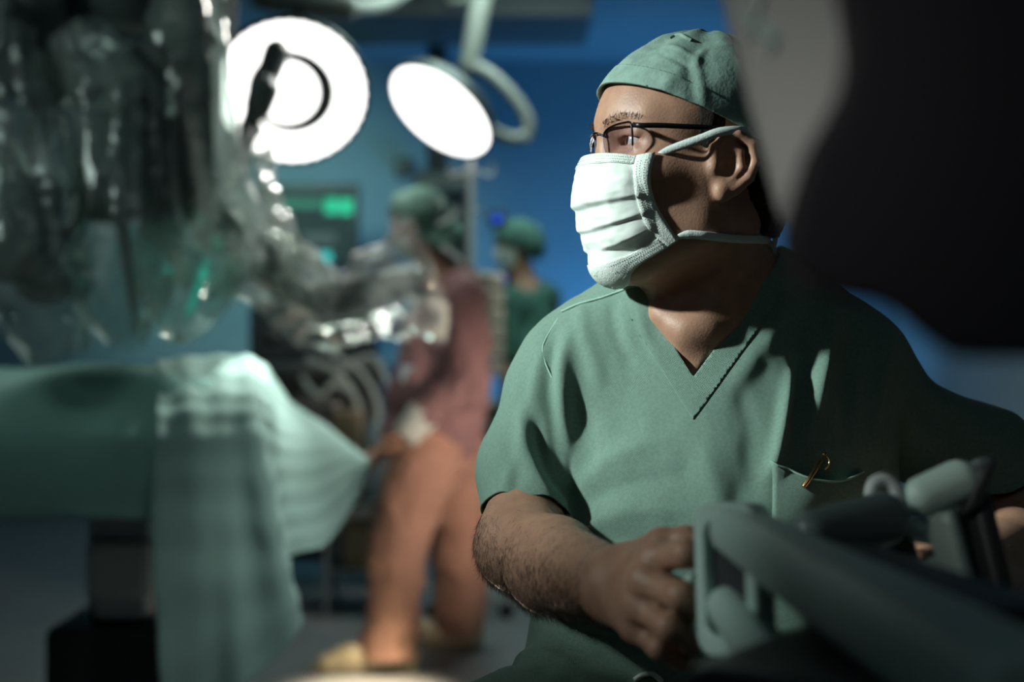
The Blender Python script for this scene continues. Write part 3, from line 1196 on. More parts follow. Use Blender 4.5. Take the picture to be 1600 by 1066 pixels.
B2, F2 = clip(CV, CF, 0.0165 - cap_edge(q) + 0.006 * np.clip(q[:, 0] / 0.08, -1, 1))
B2 = B2 + vnormals(B2, F2) * 0.0011
bd = link_mesh('cap_band', B2, F2, M_CAP, cap)
s_ = bd.modifiers.new('thickness', 'SOLIDIFY')
s_.thickness = 0.0018
s_.offset = -1
HEADB = BVHTree.FromPolygons([Vector(v) for v in np.concatenate([SV, CV])], SF.tolist() + [[a + len(SV), b + len(SV), c_ + len(SV)] for a, b, c_ in CF.tolist()])
MB().tube(curve([hit(HEADB, x, y, 0.0005)[0] for x, y in [(1046, 62), (1054, 57), (1064, 55), (1072, 60), (1080, 64)]], 20), 0.0022, 8).obj('gathered_knot', M_CAP, cap)

# ---- pleated face mask
def lw(px, py, l):
    f, u = hpx(px, py, l)
    return V3(f, u, l)


ctr = curve([lw(x, y, 0.0) for x, y in [(915, 244), (907, 266), (905, 292), (906, 320), (914, 350), (922, 382), (943, 408), (966, 421)]], 70)
sid = curve([lw(x, y, l) for x, y, l in [(1024, 251, 0.058), (1019, 272, 0.060), (1020, 296, 0.061), (1027, 322, 0.061), (1041, 346, 0.060), (1059, 371, 0.057)]], 70)
nv, nu = 70, 49
ci = np.stack([np.interp(np.linspace(0, 1, nv), np.linspace(0, 1, len(ctr)), ctr[:, k]) for k in range(3)], -1)
si = np.stack([np.interp(np.linspace(0, 1, nv), np.linspace(0, 1, len(sid)), sid[:, k]) for k in range(3)], -1)
MV = np.zeros((nv, nu, 3))
tv = np.linspace(0, 1, nv)
th = np.linspace(-math.pi / 2, math.pi / 2, nu)
for j in range(nv):
    ex = 0.80 + 0.2 * sstep(0.75, 1.0, tv[j])
    cs = np.abs(np.cos(th)) ** ex
    MV[j, :, 0] = si[j, 0] + (ci[j, 0] - si[j, 0]) * cs
    MV[j, :, 1] = si[j, 1] + (ci[j, 1] - si[j, 1]) * cs
    MV[j, :, 2] = si[j, 2] * np.sin(th)
saw = np.zeros(nv)
for a0, b0 in ((0.20, 0.47), (0.47, 0.64), (0.64, 0.80)):
    m = (tv >= a0) & (tv < b0)
    x = (tv[m] - a0) / (b0 - a0)
    saw[m] = np.where(x < 0.9, x / 0.9, (1 - x) / 0.1)
cr = fbm(MV.reshape(-1, 3), 55, 3, 2).reshape(nv, nu)
rid = ridged(MV.reshape(-1, 3) * np.array([1, 1.3, 0.8]), 38, 3, 6).reshape(nv, nu)
inner = np.cos(th)[None, :] ** 0.7 * sstep(0.0, 0.14, tv)[:, None] * sstep(1.0, 0.85, tv)[:, None]
disp = (saw[:, None] * 0.0050 - 0.002 + 0.0012 * cr + 0.0019 * rid) * inner
Nl = np.stack([np.cos(th)[None, :].repeat(nv, 0), np.zeros((nv, nu)), np.sin(th)[None, :].repeat(nv, 0)], -1)
MV = MV + Nl * disp[..., None]
MW = hw(0, 0, 0) + HS * (MV @ HM)
# keep the cloth outside the face
flat = MW.reshape(-1, 3)
for _ in range(3):
    d = surgeon_sdf(flat)
    g = 0.001
    gr = np.stack([surgeon_sdf(flat + np.eye(3)[a] * g) - surgeon_sdf(flat - np.eye(3)[a] * g) for a in range(3)], -1)
    gr /= np.maximum(np.linalg.norm(gr, axis=1), 1e-9)[:, None]
    flat = flat + gr * np.maximum(0.002 - d, 0)[:, None]
MW = flat.reshape(nv, nu, 3)


def gridF(a, b):
    return [(j * b + i, j * b + i + 1, (j + 1) * b + i + 1, (j + 1) * b + i) for j in range(a - 1) for i in range(b - 1)]


fm = link_mesh('face_mask', MW.reshape(-1, 3), gridF(nv, nu), M_MASK, surgeon)
sb = fm.modifiers.new('smooth', 'SUBSURF')
sb.levels = sb.render_levels = 1
s_ = fm.modifiers.new('thickness', 'SOLIDIFY')
s_.thickness = 0.0009
s_.offset = 1


def mask_strip(name, block):
    h, w_ = block.shape[:2]
    V = block.reshape(-1, 3)
    F = np.array(gridF(h, w_))
    n = vnormals(V, F)
    if (n.mean(0) @ (V.mean(0) - hw(0.02, -0.03, 0))) < 0:
        n = -n
        F = F[:, ::-1]
    V = V + n * 0.0012
    o = link_mesh(name, V, F, M_BIND, fm)
    m_ = o.modifiers.new('thickness', 'SOLIDIFY')
    m_.thickness = 0.0012
    m_.offset = -1
    return V.reshape(h, w_, 3)


M_BIND = mat('mask_binding', (0.74, 0.82, 0.77), 0.85, bump=(700, 0.5), spec=0.15)
M_STITCH = mat('mask_weld_dots', (0.50, 0.60, 0.56), 0.9)
st = mask_strip('side_binding', MW[:, nu - 5:nu])
st0 = mask_strip('side_binding', MW[:, 0:5])
tp = mask_strip('top_hem', MW[0:8, 4:nu - 4])
bt = mask_strip('bottom_hem', MW[nv - 9:nv, 4:nu - 4])
# rows of weld dots pressed into the hems
md = MB()
def dots(line, step):
    C = curve(line, 200)
    L = np.concatenate([[0], np.cumsum(np.linalg.norm(np.diff(C, axis=0), axis=1))])
    for s0 in np.arange(step, L[-1], step):
        p = np.array([np.interp(s0, L, C[:, k]) for k in range(3)])
        r_ = nrm(p - hw(0.0, -0.03, 0))
        md.lathe([(0.00045, 0.0), (0.00045, 0.0005)], p, r_, 5)
for row in (2, 4, 6):
    dots(tp[row][::3], 0.0024)
for colm in (1, 2, 3):
    dots(st[4:56:4, colm], 0.0026)
for row in (2, 4, 6):
    dots(bt[row][nu // 2 - 8::3], 0.0026)
o = md.obj('weld_dots', M_STITCH, fm)
o['kind'] = 'stuff'

# ---- ties of the mask
up_pts, up_n = [], []
for x, y, l in [(1020, 250, 0.0605), (1034, 240, 0.066), (1052, 232, 0.071), (1075, 224, 0.0765), (1098, 216, 0.081), (1122, 207, 0.085), (1145, 204, 0.086), (1168, 205, 0.083), (1190, 212, 0.072), (1215, 222, 0.05)]:
    f, u = hpx(x, y, l)
    up_pts.append(hw(f, u, l))
    up_n.append(nrm(HL + HU * 0.15 - HF * (0.1 if x < 1150 else 0.6)))
ribbon('upper_tie', up_pts, up_n, [0.004, 0.008, 0.0092, 0.0092, 0.009, 0.009, 0.009], M_TIE, fm)
lo_pts, lo_n = [], []
for x, y in [(1056, 371), (1068, 367), (1082, 366), (1105, 368), (1130, 371), (1155, 373), (1180, 374)]:
    p, n = hit(BODY, x, y, 0.0022)
    lo_pts.append(p)
    lo_n.append(n)
e = lo_pts[-1]
for k, (x, y, dd) in enumerate([(1194, 375, 0.014), (1202, 374, 0.045)]):
    lo_pts.append(W(x, y, e[1] + dd))
    lo_n.append(nrm((0.95, -0.3 + 0.3 * k, 0)))
ribbon('lower_tie', lo_pts, lo_n, [0.004, 0.009, 0.0085, 0.0085, 0.0085, 0.0085], M_TIE, fm)
for pts in ([(1200, 374), (1206, 362), (1212, 368), (1208, 385), (1200, 378)], [(1198, 372), (1196, 352), (1202, 338), (1206, 350)], [(1200, 376), (1210, 390), (1206, 408)]):
    P_ = [W(x, y, e[1] + 0.045 + 0.004 * k) for k, (x, y) in enumerate(pts)]
    ribbon('knotted_end', P_, [V3(0.5, -0.85, 0.1)] * len(P_), 0.007, M_TIE, fm)

# ---- glasses
M_LENS = bpy.data.materials.new('spectacle_lens')
M_LENS.use_nodes = True
nt = M_LENS.node_tree
nt.nodes.remove(nt.nodes['Principled BSDF'])
tr_ = nt.nodes.new('ShaderNodeBsdfTransparent')
tr_.inputs[0].default_value = (0.82, 0.80, 0.86, 1)
gl_ = nt.nodes.new('ShaderNodeBsdfGlossy')
gl_.inputs['Roughness'].default_value = 0.04
mx_ = nt.nodes.new('ShaderNodeMixShader')
fr_ = nt.nodes.new('ShaderNodeLayerWeight')
fr_.inputs[0].default_value = 0.12
nt.links.new(fr_.outputs['Facing'], mx_.inputs[0])
nt.links.new(tr_.outputs[0], mx_.inputs[1])
nt.links.new(gl_.outputs[0], mx_.inputs[2])
nt.links.new(mx_.outputs[0], nt.nodes['Material Output'].inputs['Surface'])
M_RIM = mat('dark_rim_metal', (0.02, 0.02, 0.025), 0.25, metal=0.9)

gls = MB()
specs = None
near_rim = [(947, 213, 0.012), (950, 206, 0.014), (957, 200, 0.021), (968, 195, 0.033), (980, 192, 0.046), (988, 191.5, 0.054), (991, 198, 0.057), (993, 212, 0.058), (994, 228, 0.058), (991, 236, 0.056), (980, 242, 0.044), (968, 247, 0.031), (958, 249, 0.022), (952, 240, 0.015), (948, 226, 0.012)]
rim_l = [lw(x, y, l) for x, y, l in near_rim]
fit = np.polyfit([r[2] for r in rim_l], [r[0] for r in rim_l], 1)
for r in rim_l:
    r[0] = 0.6 * r[0] + 0.4 * np.polyval(fit, r[2]) + 0.003
rim_l = np.array(rim_l)
bridge_f = rim_l[:, 0].max()


def to_w(q):
    return HO + HS * (np.asarray(q) @ HM)


top_idx = list(range(0, 9))
temple = [lw(989, 195, 0.0565), lw(1000, 196, 0.066), lw(1030, 196, 0.072), lw(1065, 197.5, 0.0765), lw(1100, 199, 0.080), lw(1130, 203, 0.083), lw(1150, 216, 0.084)]
fr_mb = MB()
for sg in (1, -1):
    R = rim_l * np.array([1, 1, sg])
    R[:, 0] += 0.0
    fr_mb.tube(to_w(curve(R[top_idx], 50)), np.interp(np.linspace(0, 1, 49), [0, 0.25, 0.8, 1], [0.0007, 0.0013, 0.0013, 0.0005])[:len(curve(R[top_idx], 50))] if False else 0.0011, 8)
br = [rim_l[0] * np.array([1, 1, 1]), V3(bridge_f + 0.004, rim_l[0][1] + 0.003, 0.006), V3(bridge_f + 0.005, rim_l[0][1] + 0.0035, 0), V3(bridge_f + 0.004, rim_l[0][1] + 0.003, -0.006), rim_l[0] * np.array([1, 1, -1])]
fr_mb.tube(to_w(curve(br, 24)), 0.0011, 8)
specs = fr_mb.obj('spectacles', M_RIM, surgeon)
for sg in (1, -1):
    T_ = np.array(temple) * np.array([1, 1, sg])
    MB().tube(to_w(curve(T_, 40)), 0.0013, 10, 2.1, up=tuple(HU)).obj('temple_arm', M_BLACKMETAL, specs)
    C_ = curve(np.concatenate([rim_l, rim_l[:1]]), 75)[:-1] * np.array([1, 1, sg])
    n = len(C_)
    mid = C_.mean(0)
    mid[0] += 0.0025
    Vl = np.concatenate([C_, C_ * 0.5 + mid * 0.5 + np.array([0.0008, 0, 0]), [mid]])
    Fl = [(i, (i + 1) % n, n + (i + 1) % n, n + i) for i in range(n)] + [(n + i, n + (i + 1) % n, 2 * n) for i in range(n)]
    o = link_mesh('lens', to_w(Vl), Fl, M_LENS, specs)
    MB().tube(to_w(np.concatenate([C_, C_[:1]])), 0.00045, 6).obj('lens_edge', mat('lens_edge_glass', (0.35, 0.36, 0.42), 0.15, coat=1.0), specs)
    MB().lathe([(0.0022, 0), (0.003, 0.0006), (0.0022, 0.0012)], to_w(rim_l[13] * np.array([1, 1, sg]) + V3(-0.006, 0.0, -0.003 * sg)), tuple(HL), 12).obj('nose_pad', M_LENS, specs)

# ---- pen clipped in the pocket
M_GOLD = mat('gold_metal', (0.85, 0.55, 0.25), 0.18, metal=1.0)
p0, n0 = hit(SHIRT, 1252, 758, 0.012)
p1, n1 = hit(SHIRT, 1280, 716, 0.010)
pen = thing('pen', 'slim gold pen standing in the chest pocket of the scrub top', 'pen', p0)
ax_ = nrm(p1 - p0)
MB().cyl(p0 - ax_ * 0.006, p1, 0.0024, 0.0026, 14).obj('barrel', M_GOLD, pen)
MB().cyl(p1, p1 + ax_ * 0.004, 0.0028, 0.002, 14).obj('cap_end', M_GOLD, pen)
sdv = nrm(np.cross(ax_, n1))
sdv = sdv if sdv[0] > 0 else -sdv
MB().tube(curve([p1 + ax_ * 0.001, p1 + sdv * 0.005 + n1 * 0.002 - ax_ * 0.0005, p1 + sdv * 0.0085 + n1 * 0.002 - ax_ * 0.005, p1 + sdv * 0.008 - ax_ * 0.012], 20), 0.0009, 8).obj('clip', M_GOLD, pen)

# ---- drawstring of the trousers
dp = [hit(TRO, x, y, 0.003)[0] for x, y in [(990, 1064), (1003, 1056), (1018, 1053), (1030, 1060), (1034, 1065)]]
MB().tube(curve(dp, 24), 0.0028, 8).obj('drawstring', M_TIE, tr)


# ------------------------------------------------------------------ the console he sits at (near, right)
M_HOOD = mat('black_hood_plastic', (0.042, 0.039, 0.046), 0.55, bump=(400, 0.05), spec=0.2)
M_PANEL = mat('grey_panel_plastic', (0.40, 0.42, 0.40), 0.5, noise=(5, 0.05), spec=0.3)
M_GREY = mat('grey_green_plastic', (0.48, 0.64, 0.58), 0.42, bump=(300, 0.04), spec=0.45)
M_DARKP = mat('charcoal_plastic', (0.03, 0.033, 0.036), 0.5, spec=0.4)
M_MARK = mat('pale_green_mark', (0.75, 0.95, 0.88), 0.6)

console = thing('console', 'dark console with black hood and grey arm rest in front of the seated man', 'console', (0.42, 0.70, 0))


def outline(pxs, d, n=120):
    P = np.array([[x, y] for x, y in pxs], float)
    return np.array([W(x, y, d) for x, y in P])


# side panel: a slab of its own thickness leaning towards the hood
pan = [(1112, -60), (1140, 60), (1165, 160), (1192, 255), (1213, 335), (1228, 372), (1262, 400), (1560, 420), (1560, -60)]
P_ = []
for x, y in pan:
    d = 0.74 - (x - 1112) / 450 * 0.05
    P_.append(W(x, y, d))
MB().prism(P_, V3(0.02, 0.055, 0)).obj('side_panel', M_PANEL, console, bevel=0.006, seg=3)
# pale strokes on the panel
def on_panel(x, y):
    d = 0.74 - (x - 1112) / 450 * 0.05 - 0.0012
    return W(x, y, d)


mk = MB()
for pts, r in (([(1150, 0), (1156, 22), (1166, 40), (1178, 30), (1186, 8), (1190, -12)], 0.0036), ([(1168, 64), (1180, 52), (1192, 46)], 0.0034), ([(1190, 40), (1200, 58), (1206, 80)], 0.0052), ([(1200, 30), (1210, 50), (1214, 66)], 0.0030)):
    mk.tube(np.array([on_panel(*p) for p in curve(np.array(pts, float), 20)]), r, 8, 0.4)
mk.obj('pale_mark', M_MARK, console)

# hood: deep rounded shell, its edge nearest to the camera
hood = [(1700, -80), (1330, -80), (1318, 60), (1308, 135), (1282, 190), (1256, 235), (1238, 285), (1222, 340), (1216, 385), (1234, 425), (1268, 452), (1318, 468), (1362, 475), (1398, 492), (1430, 520), (1468, 547), (1512, 562), (1700, 566)]
C_ = curve(np.array(hood, float), 100)
MB().prism([W(x, y, 0.55) for x, y in C_], V3(0.05, 0.19, 0.01)).obj('hood', M_HOOD, console, bevel=0.016, seg=4, angle=60)
# pillar carrying hood and arm rest, below and to the right out of the frame
MB().box((0.56, 0.66, 0.45), (0.20, 0.30, 0.90)).obj('pillar', M_DARKP, console, bevel=0.03, seg=3)
MB().box((0.50, 0.60, 0.04), (0.60, 0.72, 0.08)).obj('base', M_DARKP, console, bevel=0.02, seg=3)
MB().cyl((0.42, 0.66, 0.85), (0.40, 0.64, 1.14), 0.05, 0.05).obj('hood_post', M_HOOD, console)

# arm rest: end bracket, padded bar, lower tube
def rrect(c, a, b, wa, wb, r, n=6):
    """rounded rectangle in the plane of the unit vectors a, b"""
    out = []
    for sx, sy, a0 in ((1, 1, 0), (-1, 1, 90), (-1, -1, 180), (1, -1, 270)):
        for t in np.linspace(0, 90, n):
            g = math.radians(a0 + t)
            out.append(np.asarray(c) + a * (sx * (wa / 2 - r) + r * math.cos(g)) + b * (sy * (wb / 2 - r) + r * math.sin(g)))
    return out


def bar(name, p0, p1, w0, h0, w1, h1, m, parent, r=0.012, bevel=0.003):
    z = nrm(p1 - p0)
    x = nrm(np.cross(z, (0, 0, 1)))
    y = np.cross(x, z)
    A, B = rrect(p0, x, y, w0, h0, r), rrect(p1, x, y, w1, h1, r)
    n = len(A)
    F = [(i, (i + 1) % n, n + (i + 1) % n, n + i) for i in range(n)] + [tuple(range(n - 1, -1, -1)), tuple(range(n, 2 * n))]
    mb = MB().raw(A + B, F)
    return mb.obj(name, m, parent, bevel=bevel, seg=3, angle=50)


top, bot = W(1106, 800, 1.045), W(1112, 1008, 1.035)
mid = (top + bot) / 2
vz = nrm(top - bot)
H_ = np.linalg.norm(top - bot)
vx = nrm(V3(0.45, -0.89, 0))
vx = nrm(vx - vz * (vx @ vz))
vn = np.cross(vz, vx)
outer = rrect(mid + vx * 0.030, vx, vz, 0.074, H_ + 0.014, 0.016)
innr = rrect(mid + vx * 0.030, vx, vz, 0.048, H_ - 0.016, 0.010)
n = len(outer)
Vb = [p - vn * 0.009 for p in outer] + [p - vn * 0.009 for p in innr] + [p + vn * 0.009 for p in outer] + [p + vn * 0.009 for p in innr]
Fb = []
for i in range(n):
    j = (i + 1) % n
    Fb += [(i, j, n + j, n + i), (2 * n + i, 3 * n + i, 3 * n + j, 2 * n + j), (i, 2 * n + i, 2 * n + j, j), (n + i, n + j, 3 * n + j, 3 * n + i)]
arm = MB().raw(Vb, Fb).obj('arm_rest_bracket', M_GREY, console, bevel=0.003, seg=3)
MB().box(mid + vx * 0.030 + vn * 0.002, (0.072, H_ - 0.010, 0.004), (vx, vz, vn)).obj('bracket_web', M_DARKP, arm)
MB().tube(curve([W(1090, 905, 1.06), W(1076, 915, 1.075), W(1078, 960, 1.08), W(1092, 985, 1.065)], 24), 0.006, 10).obj('grip_loop', M_GREY, arm)
b0 = bar('arm_rest_bar', W(1150, 826, 1.015), W(1640, 1120, 0.66), 0.042, 0.034, 0.070, 0.055, M_GREY, console, 0.016)
MB().pill(W(1136, 948, 1.02), W(1300, 1190, 0.80), 0.0145, 0.018).obj('lower_tube', M_GREY, console)
b1 = bar('rear_bar', W(1290, 880, 1.06), W(1620, 1040, 0.74), 0.05, 0.04, 0.06, 0.06, M_DARKP, console, 0.014)
MB().box(W(1560, 1120, 0.80), (0.30, 0.22, 0.06), (nrm((0.8, -0.6, 0)), nrm((0.6, 0.8, 0)), V3(0, 0, 1))).obj('arm_rest_pad', M_DARKP, console, bevel=0.02, seg=3)
# rounded drum beside the bar
MB().pill(W(1272, 832, 1.05), W(1378, 812, 1.08), 0.017, 0.021).obj('pivot_drum', mat('mid_grey_plastic', (0.12, 0.16, 0.155), 0.4), console)
# hand controller: barrel, dark motor block, ring, clip and struts
hc = MB().pill(W(1442, 775, 1.10), W(1496, 752, 1.105), 0.0155, 0.0165).obj('hand_controller', M_GREY, console)
cx, cy, cz = frame_of(W(1496, 752, 1.105) - W(1442, 775, 1.10))
e0 = W(1512, 752, 1.11)
MB().box(e0 + V3(0.004, 0, -0.004), (0.020, 0.040, 0.044), (nrm(W(1496, 752, 1.105) - W(1442, 775, 1.10)), V3(0, 1, 0), nrm((0.35, 0, 1)))).obj('motor_block', M_DARKP, hc, bevel=0.008, seg=3)
bar('strut', W(1470, 800, 1.10), W(1500, 925, 1.09), 0.018, 0.022, 0.020, 0.024, M_GREY, hc, 0.006)
bar('strut', W(1518, 775, 1.12), W(1552, 925, 1.10), 0.020, 0.030, 0.020, 0.032, M_DARKP, hc, 0.008)
rg_c = W(1381, 774, 1.10)
MB().tube([rg_c + 0.0095 * (V3(1, 0, 0.1) * math.cos(a) + V3(-0.1, 0.25, 1) * math.sin(a) * 1.2) for a in np.linspace(0, 2 * math.pi, 28)], 0.0058, 10).obj('finger_ring', mat('pale_grip_plastic', (0.50, 0.55, 0.54), 0.4), hc)
MB().tube(curve([W(1378, 796, 1.10), W(1384, 806, 1.098), W(1400, 802, 1.10), W(1432, 790, 1.10)], 20), 0.0045, 10).obj('finger_link', M_GREY, hc)
MB().pill(W(1416, 912, 1.10), W(1484, 876, 1.10), 0.0075, 0.009).obj('finger_clip', M_GREY, hc)
MB().pill(W(1420, 924, 1.105), W(1464, 912, 1.10), 0.0045, 0.005).obj('finger_clip', M_GREY, hc)
MB().pill(W(1434, 828, 1.105), W(1456, 832, 1.105), 0.010, 0.010).obj('wrist_joint', M_GREY, hc)
bar('controller_body', W(1385, 815, 1.115), W(1418, 930, 1.12), 0.03, 0.026, 0.03, 0.03, M_DARKP, hc, 0.008)
MB().cyl(W(1500, 925, 1.10), W(1560, 1080, 0.95), 0.018, 0.022).obj('controller_arm', M_DARKP, hc)

# stool he sits on (below the frame)
stool = thing('stool', 'round black stool carrying the man in green scrubs', 'stool', (0.24, 1.62, 0))
MB().lathe([(0.17, 0.0), (0.185, 0.02), (0.185, 0.05), (0.17, 0.065)], (0.24, 1.62, 0.560), (0, 0, 1), 40).obj('seat', M_DARKP, stool, bevel=0)
MB().cyl((0.24, 1.62, 0.10), (0.24, 1.62, 0.58), 0.03).obj('post', M_RIM, stool)
for k in range(5):
    a = 2 * math.pi * k / 5
    e = V3(0.24 + 0.25 * math.cos(a), 1.62 + 0.25 * math.sin(a), 0.06)
    l_ = bar('leg', V3(0.24, 1.62, 0.10), e, 0.04, 0.03, 0.03, 0.022, M_DARKP, stool, 0.006)
    MB().cyl(e + V3(-0.012, 0, -0.03), e + V3(0.012, 0, -0.03), 0.029).obj('caster', M_DARKP, l_)


# ------------------------------------------------------------------ operating table and its drapes
M_STEEL = mat('brushed_steel', (0.45, 0.47, 0.48), 0.35, metal=0.9)
M_OFFW = mat('off_white_enamel', (0.55, 0.58, 0.55), 0.45)
M_BLACKR = mat('black_rubber', (0.015, 0.015, 0.018), 0.6)
M_DRAPE = mat('pale_green_drape', (0.33, 0.58, 0.52), 0.85, noise=(8, 0.07), bump=(180, 0.08), spec=0.15)
M_DRAPE2 = mat('pale_blue_green_drape', (0.36, 0.56, 0.51), 0.85, noise=(8, 0.07), bump=(180, 0.08), spec=0.15)

table = thing('operating_table', 'operating table on a pale column with black base, hidden under green drapes', 'operating table', (-1.35, 3.72, 0))
TX0, TX1, TY0, TY1 = -3.2, -0.66, 3.38, 4.06
MB().box(((TX0 + TX1) / 2, 3.72, 0.82), (TX1 - TX0, TY1 - TY0, 0.06)).obj('table_top', M_STEEL, table, bevel=0.01)
MB().box(((TX0 + TX1) / 2, 3.72, 0.88), (TX1 - TX0 - 0.02, TY1 - TY0 - 0.02, 0.06)).obj('mattress', M_BLACKR, table, bevel=0.02, seg=3)
cc = W(205, 880, 3.70)
MB().box((-1.0, 3.72, 0.60), (0.16, 0.22, 0.38)).obj('column', M_STEEL, table, bevel=0.02)
MB().box((cc[0], 3.72, cc[2]), (0.16, 0.30, 0.15)).obj('control_box', M_OFFW, table, bevel=0.015)
MB().box((-1.02, 3.72, 0.24), (0.30, 0.34, 0.34)).obj('column_cover', M_BLACKR, table, bevel=0.02)
MB().box((-1.25, 3.72, 0.06), (1.00, 0.62, 0.12)).obj('base', M_BLACKR, table, bevel=0.03, seg=3)


def table_sdf(P):
    d = rbox(P, ((TX0 + TX1) / 2, 3.72, 0.56), ((TX1 - TX0) / 2, (TY1 - TY0) / 2, 0.35), 0.03)
    d = smin(d, rbox(P, (-0.93, 3.74, 0.92), (0.29, 0.25, 0.115), 0.10), 0.10)
    d = smin(d, ell(P, (-1.35, 3.74, 0.915), (0.65, 0.27, 0.135)), 0.10)
    d = smin(d, ell(P, (-2.2, 3.74, 0.90), (0.60, 0.24, 0.10)), 0.10)
    return d


def cloth(nx, ny, h, c, rot, z0, solid, steps=230, iters=14, thick=0.008, seed=1, pin=None, stiff=0.1):
    rg_ = np.random.RandomState(seed)
    eu, ev = V3(math.cos(rot), math.sin(rot), 0), V3(-math.sin(rot), math.cos(rot), 0)
    U, Vv = np.meshgrid((np.arange(nx) - (nx - 1) / 2) * h, (np.arange(ny) - (ny - 1) / 2) * h, indexing='ij')
    X = np.asarray(c)[None, None] + U[..., None] * eu + Vv[..., None] * ev
    X[..., 2] = z0 + rg_.randn(nx, ny) * 0.004
    Xp = X.copy()
    fx = None
    if pin is not None:
        fx = (X[..., 0] > pin[0]) & (X[..., 0] < pin[1]) & (X[..., 1] > pin[2]) & (X[..., 1] < pin[3])
        keep = X[fx][:, :2].copy()
    dt2 = (1 / 60) ** 2
    groups = []
    def add(a, b, rest, k):
        groups.append((a, b, rest, k))
    for st_, rest, k in ((1, h, 1.0), (2, 2 * h, 0.6), (5, 5 * h, stiff)):
        for ax in (0, 1):
            n = X.shape[ax]
            for par in range(2 * st_):
                s0 = np.array([i for i in range(n - st_) if (i % (2 * st_)) == par])
                if len(s0) == 0:
                    continue
                if ax == 0:
                    add((s0[:, None], np.arange(ny)[None]), (s0[:, None] + st_, np.arange(ny)[None]), rest, k)
                else:
                    add((np.arange(nx)[:, None], s0[None]), (np.arange(nx)[:, None], s0[None] + st_), rest, k)
    for par in (0, 1):
        i = np.arange(par, nx - 1, 2)
        j = np.arange(ny - 1)
        add((i[:, None], j[None]), (i[:, None] + 1, j[None] + 1), h * 2 ** 0.5, 0.5)
        add((i[:, None] + 1, j[None]), (i[:, None], j[None] + 1), h * 2 ** 0.5, 0.5)
    for s_ in range(steps):
        v = (X - Xp) * 0.975
        Xp = X.copy()
        X = X + v
        X[..., 2] -= 9.8 * dt2
        for it_ in range(iters):
            for a, b, rest, k in groups:
                d = X[b] - X[a]
                L = np.sqrt((d * d).sum(-1, keepdims=True)) + 1e-9
                q = d * (0.5 * k * (L - rest) / L)
                X[a] += q
                X[b] -= q
            if fx is not None:
                X[fx, :2] = keep
            if it_ % 5 != 4 and it_ != iters - 1:
                continue
            P = X.reshape(-1, 3)
            m = np.zeros(len(P), bool)
            nr = (P[:, 0] < TX1 + 0.05) & (P[:, 1] > TY0 - 0.05) & (P[:, 1] < TY1 + 0.05)
            d = np.full(len(P), 1.0)
            d[nr] = solid(P[nr]) - thick
            m = d < 0
            if not m.any():
                continue
            g = 0.002
            Q = P[m]
            gr = np.stack([solid(Q + np.eye(3)[a] * g) - solid(Q - np.eye(3)[a] * g) for a in range(3)], -1)
            gr /= np.maximum(np.linalg.norm(gr, axis=1), 1e-9)[:, None]
            Q = Q - gr * d[m][:, None]
            P[m] = Q
            pp = Xp.reshape(-1, 3)
            pp[m] = Q - (Q - pp[m]) * 0.25
            X = P.reshape(nx, ny, 3)
        np.maximum(X[..., 2], 0.01, out=X[..., 2])
    return X, U, Vv


def tri(x):
    return np.abs((x % 1.0) * 2 - 1) * 2 - 1


def drape(name, label, m, X, U, Vv, crease, group=None, fade=None):
    nx, ny = U.shape
    P = X.reshape(-1, 3)
    F = np.array(gridF(nx, ny))
    N = vnormals(P, F)
    a, b, amp = crease
    hgt = amp * (tri(U.ravel() / a + 0.13) + 0.8 * tri(Vv.ravel() / b + 0.3)) + 0.0015 * fbm(P, 12, 3, 4)
    hgt = hgt * (1 if fade is None else fade.ravel())
    P = P + N * hgt[:, None]
    o = link_mesh(name, P, F, m, None)
    tag(o, label, 'drape', group)
    s_ = o.modifiers.new('smooth', 'SUBSURF')
    s_.levels = s_.render_levels = 1
    s_ = o.modifiers.new('thickness', 'SOLIDIFY')
    s_.thickness = 0.002
    s_.offset = 0
    return o


XA, UA, VA = cloth(84, 39, 0.032, (-1.98, 3.755, 0), 0.0, 1.12, table_sdf, 170, 10, seed=2, pin=(-3.4, -0.8, 3.68, 3.80))
drape('surgical_drape', 'long green drape over the operating table with a short overhang in shade', M_DRAPE, XA, UA, VA, (0.42, 0.30, 0.002))
# the end sheet: stiff creased paper cloth over the table end, flaring at its corners (columns run round the table corner, rows downwards)
NETB = [
    [(245, 585, 4.04), (245, 563, 3.74), (245, 615, 3.50), (245, 692, 3.35), (243, 850, 3.30), (256, 1120, 3.26)],
    [(300, 582, 4.04), (300, 557, 3.74), (302, 612, 3.50), (306, 690, 3.33), (312, 850, 3.26), (322, 1105, 3.22)],
    [(352, 582, 4.04), (353, 556, 3.74), (356, 612, 3.50), (362, 690, 3.34), (380, 850, 3.27), (393, 1064, 3.20)],
    [(392, 585, 4.00), (398, 560, 3.72), (406, 618, 3.50), (416, 690, 3.35), (444, 850, 3.25), (473, 972, 3.20)],
    [(420, 600, 3.98), (424, 585, 3.74), (430, 640, 3.60), (433, 700, 3.50), (440, 790, 3.44), (449, 876, 3.40)],
    [(446, 632, 4.00), (452, 624, 3.84), (466, 660, 3.74), (480, 705, 3.68), (494, 780, 3.64), (508, 852, 3.62)],
    [(478, 650, 4.04), (484, 648, 3.94), (505, 668, 3.88), (528, 700, 3.84), (544, 745, 3.82), (552, 790, 3.82)],
    [(500, 664, 4.08), (510, 664, 4.02), (540, 688, 3.98), (566, 709, 3.95), (577, 718, 3.94), (574, 738, 3.94)]]
NB = np.array([[W(*p) for p in c_] for c_ in NETB])
r1 = np.stack([curve(NB[:, k], 63) for k in range(6)], 1)
XB = np.stack([curve(r1[i], 80) for i in range(len(r1))], 0)
UB, VB = np.meshgrid(np.linspace(0, 0.95, XB.shape[0]), np.linspace(0, 1.25, XB.shape[1]), indexing='ij')
fl = XB.reshape(-1, 3)
